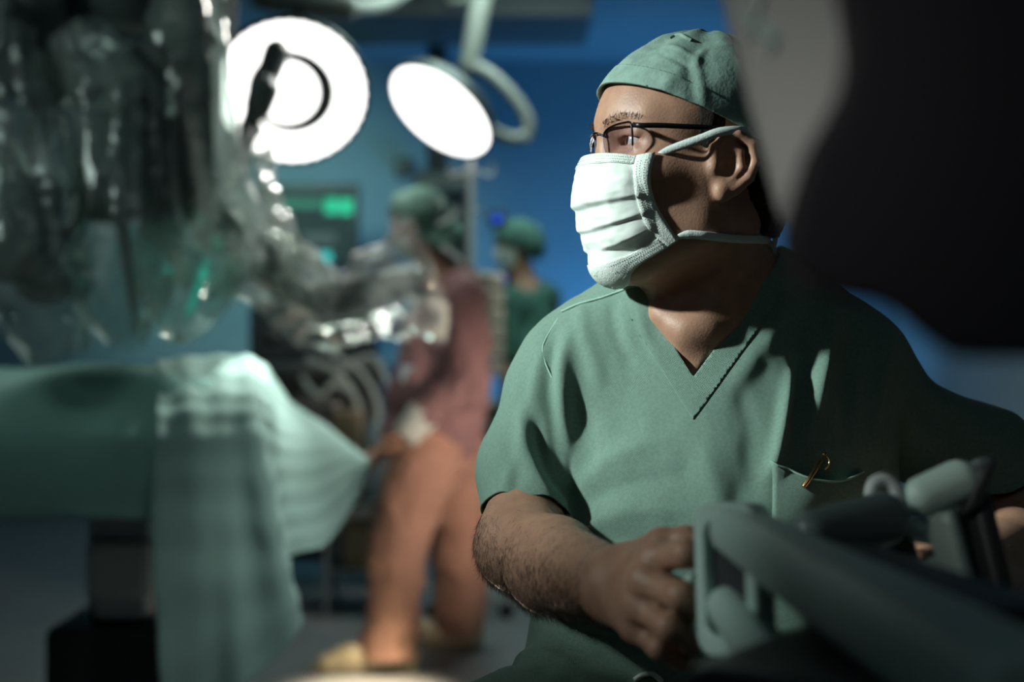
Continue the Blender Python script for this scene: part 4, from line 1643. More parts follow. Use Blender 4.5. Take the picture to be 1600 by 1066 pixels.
nb_ = vnormals(fl, np.array(gridF(*UB.shape)))
ripple = 0.010 * np.sin(UB * 17 + 2.2 * VB) * sstep(0.55, 1.1, VB) * sstep(0.8, 0.5, UB) + 0.004 * np.sin(UB * 34 - 5 * VB) * sstep(0.3, 0.7, VB) * sstep(0.75, 0.5, UB)
XB = (fl + nb_ * ripple.reshape(-1, 1)).reshape(XB.shape)
drape('surgical_drape', 'creased pale green sheet hanging to the floor over the table end, bright at its top', M_DRAPE2, XB, UB, VB, (0.13, 0.11, 0.0042), fade=0.25 + 0.75 * sstep(0.62, 0.45, UB))


# ------------------------------------------------------------------ theatre lamps
M_LAMPBODY = mat('lamp_housing', (0.03, 0.04, 0.04), 0.4)
M_LAMPARM = mat('pale_lamp_arm', (0.20, 0.21, 0.19), 0.4)
M_GLOW = mat('lamp_light', (1, 1, 1), 0.5, emit=((1.0, 0.99, 0.95), 3.5))
M_GLOWDIM = mat('handle_glow', (1, 1, 1), 0.5, emit=((0.9, 0.95, 0.85), 0.5))  # lit grey of the lamp handle put in as a weak glow


def disc_frame(n):
    n = nrm(n)
    x = nrm(np.cross(n, (0, 0, 1)))
    return x, np.cross(x, n), n


def annulus(c, x, y, n, r0, r1, c0=None, seg=72, scallop=0.0, dz=0.0):
    c0 = c if c0 is None else c0
    V, F = [], []
    for i in range(seg):
        a = 2 * math.pi * i / seg
        d = x * math.cos(a) + y * math.sin(a)
        V += [c0 + d * r0 + n * dz, c + d * r1 * (1 + scallop * math.cos(a * 36)) + n * dz]
    for i in range(seg):
        j = (i + 1) % seg
        F.append((2 * i, 2 * j, 2 * j + 1, 2 * i + 1))
    return V, F


def lamp_head(root, c, n, R, ring):
    x, y, n = disc_frame(n)
    MB().lathe([(0.10, -0.13), (0.60 * R, -0.10), (0.97 * R, -0.055), (1.06 * R, -0.02), (1.06 * R, 0.008), (1.01 * R, 0.012), (1.0 * R, 0.0), (0.05, 0.0)], c, n, 72).obj('housing', M_LAMPBODY, root)
    if ring:
        off = c - x * 0.0 - y * 0.0
        V, F = annulus(c, x, y, n, 0.60 * R, R, None, 216, 0.02, 0.006)
        a = MB().raw(V, F).obj('light_ring', M_GLOW, root)
        s_ = a.modifiers.new('t', 'SOLIDIFY'); s_.thickness = 0.004
        ci = c + x * 0.018
        MB().lathe([(0.01, 0.010), (0.42 * R, 0.008), (0.44 * R, 0.002)], ci, n, 64).obj('light_centre', M_GLOW, root)
    else:
        MB().lathe([(0.035, 0.014), (0.99 * R, 0.010), (R, 0.004)], c, n, 72).obj('light_disc', M_GLOW, root)
        MB().lathe([(0.028, 0.010), (0.034, 0.016), (0.020, 0.05), (0.004, 0.052)], c, n, 32).obj('handle', M_GLOWDIM, root)
    return x, y, n


c1 = W(455, 144, 5.2)
lamp1 = thing('surgical_lamp', 'large round ring-shaped theatre lamp with dark inner gap, shining above the table', 'lamp', c1)
n1 = nrm(V3(0.12, -0.86, -0.50))
x1, y1, n1 = lamp_head(lamp1, c1, n1, 0.266, True)
top1 = W(470, 20, 5.45)
MB().tube(curve([c1 - n1 * 0.12, c1 - n1 * 0.22 + V3(0.02, 0, 0.10), W(480, 55, 5.5), top1], 24), 0.030, 14).obj('yoke', M_LAMPBODY, lamp1)
MB().pill(top1 + V3(-0.14, 0, 0.06), top1 + V3(0.16, 0.1, 0.05), 0.055).obj('joint', M_LAMPARM, lamp1)
MB().tube(curve([top1 + V3(0.1, 0.1, 0.05), W(600, 5, 6.0), W(700, -60, 6.4), np.array([-0.25, 6.5, 2.72])], 24), 0.035, 14).obj('arm', M_LAMPARM, lamp1)
MB().cyl(np.array([-0.25, 6.5, 2.66]), np.array([-0.25, 6.5, 3.0]), 0.06, 0.06).obj('ceiling_post', M_LAMPARM, lamp1)

c2 = W(689, 173, 6.0)
lamp2 = thing('surgical_lamp', 'smaller tilted oval theatre lamp with a pale angled arm, right of the ring lamp', 'lamp', c2)
n2 = V3(-0.52, -0.44, -0.735)
x2, y2, n2 = lamp_head(lamp2, c2, n2, 0.240, False)
pth = [W(790, 178, 6.15), W(815, 215, 6.15), W(828, 195, 6.15), W(800, 150, 6.15), W(772, 116, 6.15), W(758, 108, 6.15)]
MB().tube(curve([c2 - n2 * 0.10, W(765, 200, 6.12), W(800, 216, 6.15), W(821, 212, 6.15)], 20), 0.026, 14).obj('yoke', M_LAMPARM, lamp2)
MB().tube(curve([W(822, 220, 6.15), W(826, 190, 6.15), W(803, 152, 6.15), W(768, 118, 6.15), W(735, 100, 6.15)], 30), 0.028, 14).obj('arm', M_LAMPARM, lamp2)
MB().pill(W(733, 104, 6.15), W(757, -30, 6.15), 0.042, 0.044).obj('drop_arm', M_LAMPARM, lamp2)
MB().cyl(W(757, -40, 6.15), np.array([W(757, -40, 6.15)[0], 6.15, 3.0]), 0.05).obj('ceiling_post', M_LAMPARM, lamp2)

# ------------------------------------------------------------------ ceiling air outlet with its slotted face
air = thing('air_outlet', 'grey ceiling air outlet with a dark slotted strip, above and between the lamps', 'air outlet', (-0.45, 7.6, 2.86))
a0, a1 = W(520, 8, 7.0), W(900, 40, 7.0)
MB().box((-0.35, 7.40, 2.87), (1.5, 0.70, 0.26)).obj('casing', mat('grey_outlet_casing', (0.14, 0.16, 0.18), 0.6), air, bevel=0.01)
for k in range(9):
    MB().box((-0.86 + k * 0.05, 7.045, 2.86), (0.030, 0.02, 0.075), (nrm((1, 0, 0.1)), V3(0, 1, 0), nrm((-0.1, 0, 1)))).obj('slot', M_BLACKR, air)

# ------------------------------------------------------------------ wall monitor
M_BEZEL = mat('dark_bezel', (0.018, 0.022, 0.024), 0.4)
M_SCREEN = mat('dark_screen', (0.012, 0.02, 0.022), 0.55, spec=0.1, emit=((0.03, 0.06, 0.06), 0.5))
M_GREEN = mat('green_readout', (0, 0.2, 0.1), 0.5, emit=((0.0, 0.55, 0.28), 0.9))
M_GREENB = mat('dim_green_band', (0, 0.1, 0.06), 0.5, emit=((0.0, 0.16, 0.10), 0.35))
M_CYAN = mat('cyan_readout', (0, 0.2, 0.2), 0.5, emit=((0.05, 0.6, 0.6), 0.9))
D = 8.6
mc = W(481, 352, D)
mon = thing('monitor', 'dark patient monitor with green and cyan readouts on the far wall', 'monitor', mc)
wd, hg = 160 * D / FPX, 128 * D / FPX
MB().box(mc, (wd, 0.07, hg)).obj('bezel', M_BEZEL, mon, bevel=0.012)
scr = MB().box(mc + V3(0, -0.036, 0), (wd - 0.07, 0.006, hg - 0.07)).obj('screen', M_SCREEN, mon)
for x, y, w_, h_, m_ in ((518, 322, 19, 23, M_GREEN), (541, 323, 19, 23, M_GREEN), (508, 402, 18, 16, M_CYAN), (465, 318, 100, 13, M_GREENB), (500, 372, 50, 16, mat('dim_grey_readout', (0.03, 0.04, 0.04), 0.5, emit=((0.05, 0.07, 0.07), 0.5)))):
    MB().box(W(x, y, D - 0.042), (w_ * D / FPX, 0.003, h_ * D / FPX)).obj('readout', m_, scr, bevel=0.001)
MB().box(mc + V3(0, 0.45, 0), (0.12, 0.90, 0.12)).obj('wall_arm', M_BEZEL, mon, bevel=0.01)

# small dark socket on the wall
sk = W(632, 262, 9.45)
o = MB().box(sk, (0.12, 0.08, 0.12)).box(sk + V3(0, -0.05, 0), (0.06, 0.03, 0.06)).obj('wall_socket', M_BEZEL, None, bevel=0.008)
tag(o, 'small dark square socket on the far wall beside the monitor', 'socket')

# ------------------------------------------------------------------ ceiling pendant
M_PEND = mat('grey_pendant', (0.12, 0.15, 0.16), 0.5)
M_PENDL = mat('light_grey_shelf', (0.22, 0.27, 0.26), 0.5)
pz = W(697, 300, 8.0)
pend = thing('service_pendant', 'grey ceiling pendant column with a pale shelf behind the gowned person', 'pendant', (pz[0], 8.0, pz[2]))
MB().cyl((pz[0] - 0.05, 8.0, 2.0), (pz[0] - 0.05, 8.0, 3.0), 0.06).obj('ceiling_post', M_PEND, pend)
MB().box((pz[0], 8.0, 1.68), (0.30, 0.26, 0.80)).obj('column', M_PEND, pend, bevel=0.02)
sh = MB().box(W(693, 290, 7.95), (0.30, 0.40, 0.10)).obj('shelf', M_PENDL, pend, bevel=0.015)
for k in range(4):
    MB().cyl(W(680 + 14 * k, 350, 7.88), W(680 + 14 * k, 350, 7.84), 0.018).obj('gas_outlet', M_PENDL, pend)

# ------------------------------------------------------------------ infusion stand with its pumps
M_POLE = mat('chrome_pole', (0.65, 0.70, 0.66), 0.3, metal=0.4)
M_PUMP = mat('beige_pump_plastic', (0.62, 0.58, 0.46), 0.5)
M_PUMPD = mat('pump_display', (0.04, 0.07, 0.06), 0.3)
M_BLUELED = mat('blue_indicator', (0, 0.05, 0.3), 0.5, emit=((0.03, 0.12, 0.9), 0.9))
ip = W(736, 400, 6.0)
stand = thing('infusion_stand', 'thin pale infusion pole standing behind the gowned person', 'stand', (ip[0], 6.0, 0))
MB().cyl((ip[0], 6.0, 0.08), (ip[0], 6.0, 1.90), 0.014, 0.014, 16).obj('pole', M_POLE, stand)
MB().tube(curve([(ip[0] - 0.09, 6.0, 1.88), (ip[0] - 0.085, 6.0, 1.83), (ip[0], 6.0, 1.85), (ip[0] + 0.085, 6.0, 1.83), (ip[0] + 0.09, 6.0, 1.88)], 24), 0.006, 8).obj('hook_bar', M_POLE, stand)
for k in range(5):
    a = 2 * math.pi * k / 5 + 0.3
    l_ = MB().tube([(ip[0], 6.0, 0.09), (ip[0] + 0.26 * math.cos(a), 6.0 + 0.26 * math.sin(a), 0.065)], 0.015, 10).obj('leg', M_POLE, stand)
    MB().cyl((ip[0] + 0.26 * math.cos(a), 5.99 + 0.26 * math.sin(a), 0.032), (ip[0] + 0.26 * math.cos(a), 6.015 + 0.26 * math.sin(a), 0.032), 0.03).obj('caster', M_BLACKR, l_)
pw, ph = 46 * 5.85 / FPX, 26 * 5.85 / FPX
for k, nm in enumerate(('topmost', 'second from the top', 'third from the top', 'fourth from the top', 'fifth from the top', 'lowest')):
    p = W(765, 441 + 26.5 * k, 5.85)
    pu = thing('infusion_pump', {0: 'topmost beige infusion pump', 5: 'lowest beige infusion pump'}.get(k, 'beige infusion pump, %s' % nm) + ' of the stack behind the gowned person', 'infusion pump', p, 'infusion pumps stacked on the stand')
    MB().box(p, (pw, 0.14, ph * 0.92)).obj('body', M_PUMP, pu, bevel=0.008)
    MB().box(p + V3(-0.022, -0.072, 0.008), (pw * 0.42, 0.006, ph * 0.45)).obj('display', M_PUMPD, pu)
    MB().box(p + V3(0.035, -0.072, 0.0), (pw * 0.22, 0.006, ph * 0.6)).obj('keypad', mat('pump_keypad', (0.62, 0.60, 0.52), 0.5), pu)
    MB().box(p + V3(-0.03, 0.08, 0), (0.05, 0.05, 0.03)).obj('pole_clamp', M_BLACKR, pu)
for x, y, s_, lab in ((777, 342, 16, 'small blue indicator light box beside the rear cap'), (785, 436, 12, 'small blue indicator light box beside the top pump')):
    p = W(x, y, 6.12)
    b_ = thing('indicator_box', lab, 'indicator', p)
    MB().box(p + V3(0, 0.05, 0), (0.07, 0.09, 0.07)).obj('case', M_BEZEL, b_, bevel=0.006)
    MB().cyl(p + V3(0, 0.01, 0), p + V3(0, -0.008, 0), 0.018, 0.017).obj('blue_light', M_BLUELED, b_)
    MB().cyl(p + V3(-0.02, 0.05, 0.02), np.array([ip[0] + 0.01, 6.01, p[2] + 0.03]), 0.007).obj('bracket', M_POLE, b_)

# ------------------------------------------------------------------ drawer trolley behind the gowned person
M_TROL = mat('grey_green_drawer', (0.07, 0.24, 0.19), 0.5)
M_TROLTOP = mat('beige_trolley_top', (0.36, 0.33, 0.26), 0.5)
tc_ = W(772, 750, 7.0)
trol = thing('drawer_trolley', 'trolley with green drawers and beige top behind the gowned person', 'trolley', (tc_[0], 7.20, 0))
MB().box((tc_[0], 7.20, 0.45), (0.46, 0.44, 0.66)).obj('carcass', M_DARKP, trol, bevel=0.01)
MB().box((tc_[0], 7.20, 0.80), (0.50, 0.48, 0.045)).obj('top', M_TROLTOP, trol, bevel=0.012)
for k in range(5):
    dr = MB().box((tc_[0], 6.975, 0.70 - k * 0.115), (0.42, 0.02, 0.085)).obj('drawer', M_TROL, trol, bevel=0.006)
    MB().cyl((tc_[0] - 0.1, 6.955, 0.725 - k * 0.115), (tc_[0] + 0.1, 6.955, 0.725 - k * 0.115), 0.007, seg=10).obj('drawer_handle', M_POLE, dr)
for sx in (-1, 1):
    for sy in (-1, 1):
        MB().cyl((tc_[0] + sx * 0.2 - 0.015, 7.20 + sy * 0.18, 0.06), (tc_[0] + sx * 0.2 + 0.015, 7.20 + sy * 0.18, 0.06), 0.06).obj('caster', M_BLACKR, trol)

# ------------------------------------------------------------------ anaesthesia machine with hoses
M_MACH = mat('dark_machine_casing', (0.05, 0.065, 0.07), 0.45)
M_MACHL = mat('grey_machine_front', (0.12, 0.14, 0.14), 0.45)
M_HOSE = mat('pale_hose', (0.50, 0.58, 0.55), 0.5)
am = W(490, 600, 6.6)
ana = thing('anaesthesia_machine', 'dark anaesthesia machine with pale hoses between the draped table and the gowned person', 'machine', (am[0], 6.75, 0))
MB().box((am[0], 6.75, 0.55), (0.66, 0.50, 0.86)).obj('body', M_MACH, ana, bevel=0.02)
MB().box((am[0], 6.62, 1.005), (0.72, 0.62, 0.05)).obj('work_surface', M_MACHL, ana, bevel=0.015)
MB().box((am[0] - 0.02, 6.85, 1.16), (0.60, 0.30, 0.26)).obj('upper_unit', M_MACH, ana, bevel=0.02)
for k in range(4):
    MB().cyl((am[0] - 0.20 + 0.12 * k, 6.70, 1.17), (am[0] - 0.20 + 0.12 * k, 6.67, 1.17), 0.03).obj('dial', M_MACHL, ana)
for k in range(3):
    dr = MB().box((am[0], 6.492, 0.78 - 0.22 * k), (0.56, 0.02, 0.19)).obj('drawer', M_MACHL, ana, bevel=0.008)
    MB().cyl((am[0] - 0.14, 6.475, 0.84 - 0.22 * k), (am[0] + 0.14, 6.475, 0.84 - 0.22 * k), 0.008, seg=10).obj('drawer_handle', M_STEEL, dr)
for sx in (-1, 1):
    for sy in (-1, 1):
        MB().cyl((am[0] + sx * 0.28 - 0.02, 6.75 + sy * 0.2, 0.06), (am[0] + sx * 0.28 + 0.02, 6.75 + sy * 0.2, 0.06), 0.06).obj('caster', M_BLACKR, ana)
for pts in ([(500, 545), (530, 560), (570, 590), (592, 640), (580, 690)], [(480, 560), (530, 585), (556, 625), (562, 680)], [(520, 600), (545, 570), (585, 560), (605, 600)], [(470, 590), (500, 620), (520, 600), (545, 610)]):
    C_ = curve([W(x, y, 6.25 - 0.02 * i) for i, (x, y) in enumerate(pts)], 90)
    rr = 0.013 + 0.0018 * np.sin(np.arange(len(C_)) * 1.7)
    MB().tube(C_, rr, 10).obj('breathing_hose', M_HOSE, ana)
M_SUP = mat('tan_supply_carton', (0.36, 0.27, 0.17), 0.7)
M_SUP2 = mat('blue_grey_carton', (0.16, 0.24, 0.28), 0.7)
rack = thing('supply_cart', 'low open supply cart between the dark machine and the gowned person', 'cart', (W(585, 700, 5.9)[0], 6.0, 0))
rx = W(580, 700, 6.0)[0]
for zz in (0.18, 0.46):
    MB().box((rx, 6.0, zz), (0.36, 0.36, 0.025)).obj('shelf', M_MACHL, rack, bevel=0.006)
for sx in (-1, 1):
    for sy in (-1, 1):
        MB().cyl((rx + sx * 0.17, 6.0 + sy * 0.17, 0.0), (rx + sx * 0.17, 6.0 + sy * 0.17, 0.66), 0.011, seg=10).obj('post', M_STEEL, rack)
for x, y, z0, w_, h_, m_, lab in ((rx - 0.09, 5.95, 0.4725, 0.11, 0.36, M_SUP, 'tall tan carton on the supply cart beside the gowned person'), (rx + 0.05, 5.97, 0.4725, 0.10, 0.30, M_SUP2, 'blue-grey carton on the supply cart beside the gowned person'), (rx + 0.02, 5.97, 0.1925, 0.24, 0.18, M_SUP, 'wide tan carton on the lower shelf of the supply cart')):
    b_ = thing('carton', lab, 'carton', (x, y, z0))
    MB().box((x, y, z0 + h_ / 2), (w_, 0.2, h_)).obj('box', m_, b_, bevel=0.004)
    MB().box((x, y, z0 + h_ + 0.002), (w_ * 0.96, 0.19, 0.004)).obj('flap', m_, b_)


# ------------------------------------------------------------------ surgical robot over the table, wrapped in clear drapes
M_ROBOT = mat('dark_robot_casing', (0.13, 0.165, 0.16), 0.4, noise=(4, 0.15))
M_ROBOTL = mat('grey_robot_casing', (0.15, 0.18, 0.17), 0.4)
M_TEAL = mat('teal_glow', (0, 0.3, 0.22), 0.5, emit=((0.02, 0.85, 0.62), 0.3))
robot = thing('surgical_robot', 'large dark surgical robot with several wrapped arms above the draped table', 'robot', (-2.5, 4.9, 0))
MB().box((-2.5, 4.9, 0.16), (0.9, 0.9, 0.30)).obj('base', M_ROBOT, robot, bevel=0.05, seg=3)
MB().box((-2.5, 4.95, 1.25), (0.42, 0.42, 1.95)).obj('column', M_ROBOT, robot, bevel=0.05, seg=3)
bm_ = W(150, 20, 3.9)
bar('boom', V3(-2.5, 4.9, 2.16), W(330, 5, 3.85), 0.26, 0.24, 0.22, 0.20, M_ROBOT, robot, 0.04, 0.01)
MB().cyl(W(175, -40, 3.9), W(175, 60, 3.9), 0.16, 0.16).obj('turret', M_ROBOT, robot)


def arm_chain(pts, w0, w1, m, end=None):
    """one jointed arm: links as sub-parts of the first"""
    P = [W(*p) for p in pts]
    first = None
    for i in range(len(P) - 1):
        f = i / max(1, len(P) - 2)
        w = w0 + (w1 - w0) * f
        o = bar('arm' if first is None else 'link', P[i], P[i + 1], w, w * 1.1, w * 0.92, w, m, robot if first is None else first, w * 0.3, 0.006)
        if first is None:
            first = o
        e = P[i + 1]
        MB().cyl(e + V3(0, -w * 0.62, 0), e + V3(0, w * 0.62, 0), w * 0.62).obj('joint', M_ROBOTL, first)
    return first


aa = arm_chain([(60, -20, 3.7), (70, 130, 3.65), (240, 118, 3.62), (190, 190, 3.58)], 0.12, 0.11, M_ROBOT)
MB().box(W(188, 262, 3.55), (0.185, 0.16, 0.27)).obj('carriage', M_ROBOT, aa, bevel=0.02)
MB().cyl(W(190, 340, 3.55), W(215, 520, 3.6), 0.018, 0.012).obj('instrument', M_STEEL, aa)
ab = arm_chain([(295, -10, 3.75), (297, 70, 3.7), (296, 300, 3.68), (345, 360, 3.8)], 0.13, 0.10, M_ROBOT)
MB().box(W(296, 180, 3.68), (0.15, 0.16, 0.40)).obj('carriage', M_ROBOT, ab, bevel=0.025)
MB().box(W(308, 450, 3.70), (0.014, 0.02, 0.16), (nrm((1, 0, -0.35)), V3(0, 1, 0), nrm((0.35, 0, 1)))).obj('teal_glow_strip', M_TEAL, ab, bevel=0.004)  # added glowing strip standing in for teal streaks on the film
ac = arm_chain([(345, 340, 3.9), (400, 400, 4.05), (470, 470, 4.3)], 0.11, 0.09, M_ROBOT)
bar('instrument_box', W(478, 470, 4.36), W(648, 440, 4.52), 0.13, 0.10, 0.13, 0.10, M_ROBOT, ac, 0.02, 0.006)
for f in (0.33, 0.66):
    p = W(478, 470, 4.36) * (1 - f) + W(648, 440, 4.52) * f
    MB().box(p + V3(0, -0.052, 0), (0.012, 0.01, 0.125)).obj('seam_strip', M_BLACKR, ac)
MB().cyl(W(650, 432, 4.50), W(656, 430, 4.46), 0.022).obj('highlight_disc', mat('highlight_metal', (0.9, 0.9, 0.88), 0.06, metal=1.0), ac)  # polished disc added in place of a bright highlight on the arm end
MB().cyl(W(649, 463, 4.50), W(655, 462, 4.46), 0.022).obj('highlight_disc', mat('highlight_metal', (0.9, 0.9, 0.88), 0.06, metal=1.0), ac)  # second added disc, for the lower highlight
MB().cyl(W(344, 360, 3.86), W(348, 362, 3.82), 0.012).obj('red_button', mat('red_button', (0.4, 0.02, 0.02), 0.4), ac)
ad_ = arm_chain([(20, 10, 3.6), (-40, 180, 3.5), (40, 330, 3.45), (70, 440, 3.45)], 0.11, 0.09, M_ROBOT)
MB().box(W(45, 360, 3.42), (0.13, 0.14, 0.26)).obj('carriage', M_ROBOT, ad_, bevel=0.02)
MB().tube(curve([W(30, 385, 3.36), W(80, 380, 3.36), W(115, 350, 3.36), W(122, 310, 3.38)], 30), 0.014, 10).obj('cable_tube', M_ROBOTL, ad_)
# dark instrument arm in front of the ring lamp
ae = arm_chain([(350, 300, 4.05), (372, 250, 4.15), (392, 200, 4.2)], 0.05, 0.05, M_ROBOT)
MB().pill(W(390, 195, 4.2), W(432, 82, 4.25), 0.027, 0.041).obj('handle', M_ROBOT, ae)
MB().pill(W(404, 165, 4.18), W(412, 140, 4.18), 0.042, 0.046).obj('collar', M_ROBOT, ae)


# ---- clear drapes: crumpled film bags round the arms
FILM = plastic_film('clear_film', (0.86, 0.95, 0.91), 0.09, 0.22, 0.16)
FILM2 = plastic_film('milky_film', (0.92, 0.96, 0.92), 0.09, 0.21, 0.15)


def film_bag(name, label, pts, rads, m, seed, amp=0.35, nu=110, nvv=72, squash=0.8, group='clear drapes on the robot arms'):
    P = curve([W(*p) for p in pts], nu)
    nu = len(P)
    R = np.interp(np.linspace(0, 1, nu), np.linspace(0, 1, len(rads)), [r * p[2] / FPX for r, p in zip(rads, pts)])
    T = np.gradient(P, axis=0)
    T /= np.linalg.norm(T, axis=1)[:, None]
    x = nrm(np.cross(T[0], (0, 1, 0.01)))
    a = np.linspace(0, 2 * math.pi, nvv, endpoint=False)
    V = np.zeros((nu, nvv, 3))
    for j in range(nu):
        x = nrm(x - T[j] * (x @ T[j]))
        y = np.cross(T[j], x)
        V[j] = P[j] + R[j] * (np.cos(a)[:, None] * x + np.sin(a)[:, None] * y * squash)
    flat = V.reshape(-1, 3)
    out = V - P[:, None]
    rr = np.linalg.norm(out, axis=2)
    Sg, Ag = np.meshgrid(np.linspace(0, 1, nu) * np.linalg.norm(np.diff(P, axis=0), axis=1).sum(), a, indexing='ij')
    cyl_ = np.stack([np.cos(Ag) * 0.085, np.sin(Ag) * 0.085, Sg * 0.16 + 0.03 * np.sin(Sg * 9)], -1).reshape(-1, 3)
    nd = (0.5 * vnoise(flat, 5.5, seed) + 0.45 * ridged(cyl_, 22, 2, seed + 7) - 0.12 + 0.25 * ridged(flat * np.array([1.3, 1, 0.7]), 9, 2, seed + 3) - 0.15 + 0.10 * ridged(flat, 26, 2, seed + 5)).reshape(nu, nvv)
    V = V + out * (amp * nd)[..., None]
    F = [(j * nvv + i, j * nvv + (i + 1) % nvv, (j + 1) * nvv + (i + 1) % nvv, (j + 1) * nvv + i) for j in range(nu - 1) for i in range(nvv)]
    o = link_mesh(name, V.reshape(-1, 3), np.array(F), m, None)
    return tag(o, label, 'plastic drape', group)


film_bag('plastic_drape', 'clear crumpled wrap round the tall robot arm left of the ring lamp', [(292, -60, 3.7), (292, 40, 3.66), (296, 170, 3.64), (315, 290, 3.66), (335, 390, 3.74), (318, 455, 3.7)], [40, 58, 62, 66, 78, 40], FILM, 1)
film_bag('plastic_drape', 'milky wrap hanging as a cone just under the ring lamp', [(398, 215, 4.16), (385, 250, 4.12), (383, 300, 4.08), (400, 360, 4.08), (440, 430, 4.2)], [30, 42, 50, 62, 40], FILM2, 2, 0.40)
film_bag('plastic_drape', 'bright crumpled wrap round the level instrument arm reaching to the gowned person', [(392, 410, 4.1), (450, 440, 4.22), (500, 490, 4.36), (560, 485, 4.44), (610, 462, 4.48), (655, 445, 4.52)], [52, 66, 54, 62, 80, 96], FILM2, 3, 0.36)
film_bag('plastic_drape', 'clear wrap over the leftmost robot arm at the picture edge', [(-10, 60, 3.55), (10, 200, 3.48), (40, 340, 3.42), (60, 450, 3.40), (95, 560, 3.44)], [60, 74, 84, 80, 46], FILM, 4)
film_bag('plastic_drape', 'dark clear wrap round the boxy carriage of the second robot arm', [(120, 60, 3.6), (180, 150, 3.56), (188, 260, 3.53), (190, 370, 3.53), (190, 470, 3.56), (200, 540, 3.6)], [50, 74, 74, 80, 62, 30], FILM, 5)
film_bag('plastic_drape', 'pointed sagging wrap with teal glints below the tall robot arm', [(300, 350, 3.66), (292, 410, 3.64), (288, 470, 3.62), (276, 520, 3.6), (270, 540, 3.6)], [60, 72, 56, 26, 6], FILM2, 6, 0.4)
lamp('teal_glint', 'POINT', tuple(W(322, 430, 3.55)), (0, 0, 0), 0.05, (0.05, 1.0, 0.75), shadow_soft_size=0.03)  # added teal point light that puts glints on the film


# ------------------------------------------------------------------ people at the back
M_GOWNP = mat('cool_lit_gown', (0.31, 0.178, 0.178), 0.85, noise=(10, 0.12), bump=(90, 0.2), spec=0.15)  # cool light on the upper gown put into its pink tone
M_GOWNT = mat('warm_lit_gown_trousers', (0.52, 0.29, 0.215), 0.85, noise=(10, 0.12), bump=(90, 0.2), spec=0.15)  # warm light on the legs put into the orange tone
M_CUFF = mat('white_knit_cuff', (0.72, 0.74, 0.68), 0.9)
M_CLOG = mat('cream_clog', (0.62, 0.52, 0.34), 0.5)
M_BADGE = mat('pale_blue_badge', (0.50, 0.60, 0.68), 0.5)


def face_sdf(P, c, f, s=1.0):
    """head with a nose, brow and ears, looking along f"""
    f = nrm(f)
    l = nrm(np.cross((0, 0, 1), f))
    u = np.cross(f, l)
    q = (P - c) @ np.stack([f, u, l]).T / s
    qs = q.copy()
    qs[:, 2] = np.abs(qs[:, 2])
    d = ell(q, (-0.010, 0.030, 0), (0.096, 0.085, 0.074))
    d = smin(d, ell(q, (0.030, -0.035, 0), (0.052, 0.078, 0.055)), 0.03)
    d = smin(d, rc(q, (0.078, 0.02, 0), (0.096, -0.02, 0), 0.008, 0.012), 0.012)
    d = smin(d, rc(qs, (0.074, 0.032, 0.01), (0.062, 0.034, 0.04), 0.011, 0.010), 0.014)
    d = smax(d, -ell(qs, (0.088, 0.014, 0.032), (0.016, 0.011, 0.016)), 0.012)
    d = smin(d, ell(qs, (-0.010, 0.0, 0.076), (0.018, 0.030, 0.010)), 0.006)
    d = smin(d, ell(q, (0.074, -0.058, 0), (0.012, 0.012, 0.022)), 0.014)
    return d * s


def mesh_at(f, lo, hi, h):
    return surface(f, grid((lo[0], h), hi[0]), grid((lo[1], h), hi[1]), grid((lo[2], h), hi[2]))


def small_hand(P, wr, d0, spread, s=1.0):
    """palm, four fingers of unequal length and a thumb"""
    d0 = nrm(d0)
    sp = nrm(spread)
    nn = np.cross(d0, sp)
    d = None
    for k, (o_, ln) in enumerate(((0.030, 0.070), (0.010, 0.080), (-0.010, 0.074), (-0.028, 0.058))):
        kn = wr + d0 * 0.085 * s + sp * o_ * s
        p1 = kn + (d0 * 0.75 + nn * 0.5) * ln * 0.5 * s
        p2 = p1 + (d0 * 0.3 + nn * 0.9) * ln * 0.5 * s
        m = smin(rc(P, wr + sp * o_ * 0.5 * s, kn, 0.017 * s, 0.0125 * s), chain(P, [kn, p1, p2], [0.0115 * s, 0.010 * s, 0.0075 * s]), 0.006)
        d = m if d is None else smin(d, m, 0.006)
    t0 = wr + d0 * 0.02 * s + sp * 0.02 * s
    return smin(d, chain(P, [t0, t0 + (d0 * 0.6 + sp * 0.6 + nn * 0.3) * 0.05 * s, t0 + (d0 * 1.2 + sp * 0.7 + nn * 0.7) * 0.065 * s], [0.016 * s, 0.012 * s, 0.009 * s]), 0.010)


# ---- the gowned person beside the robot
N_HEAD = W(650, 352, 5.0)
N_F = V3(-0.93, 0.22, -0.22)
nA = dict(sh=W(716, 466, 4.93), el=W(730, 596, 4.86), wr=W(640, 668, 4.80))
fA = dict(sh=W(680, 462, 5.17), el=W(640, 590, 5.16), wr=W(612, 690, 5.05))
nL = [(W(662, 715, 4.97), W(622, 860, 4.93), W(612, 1010, 4.90)), (W(705, 715, 5.12), W(722, 860, 5.24), W(716, 985, 5.30))]


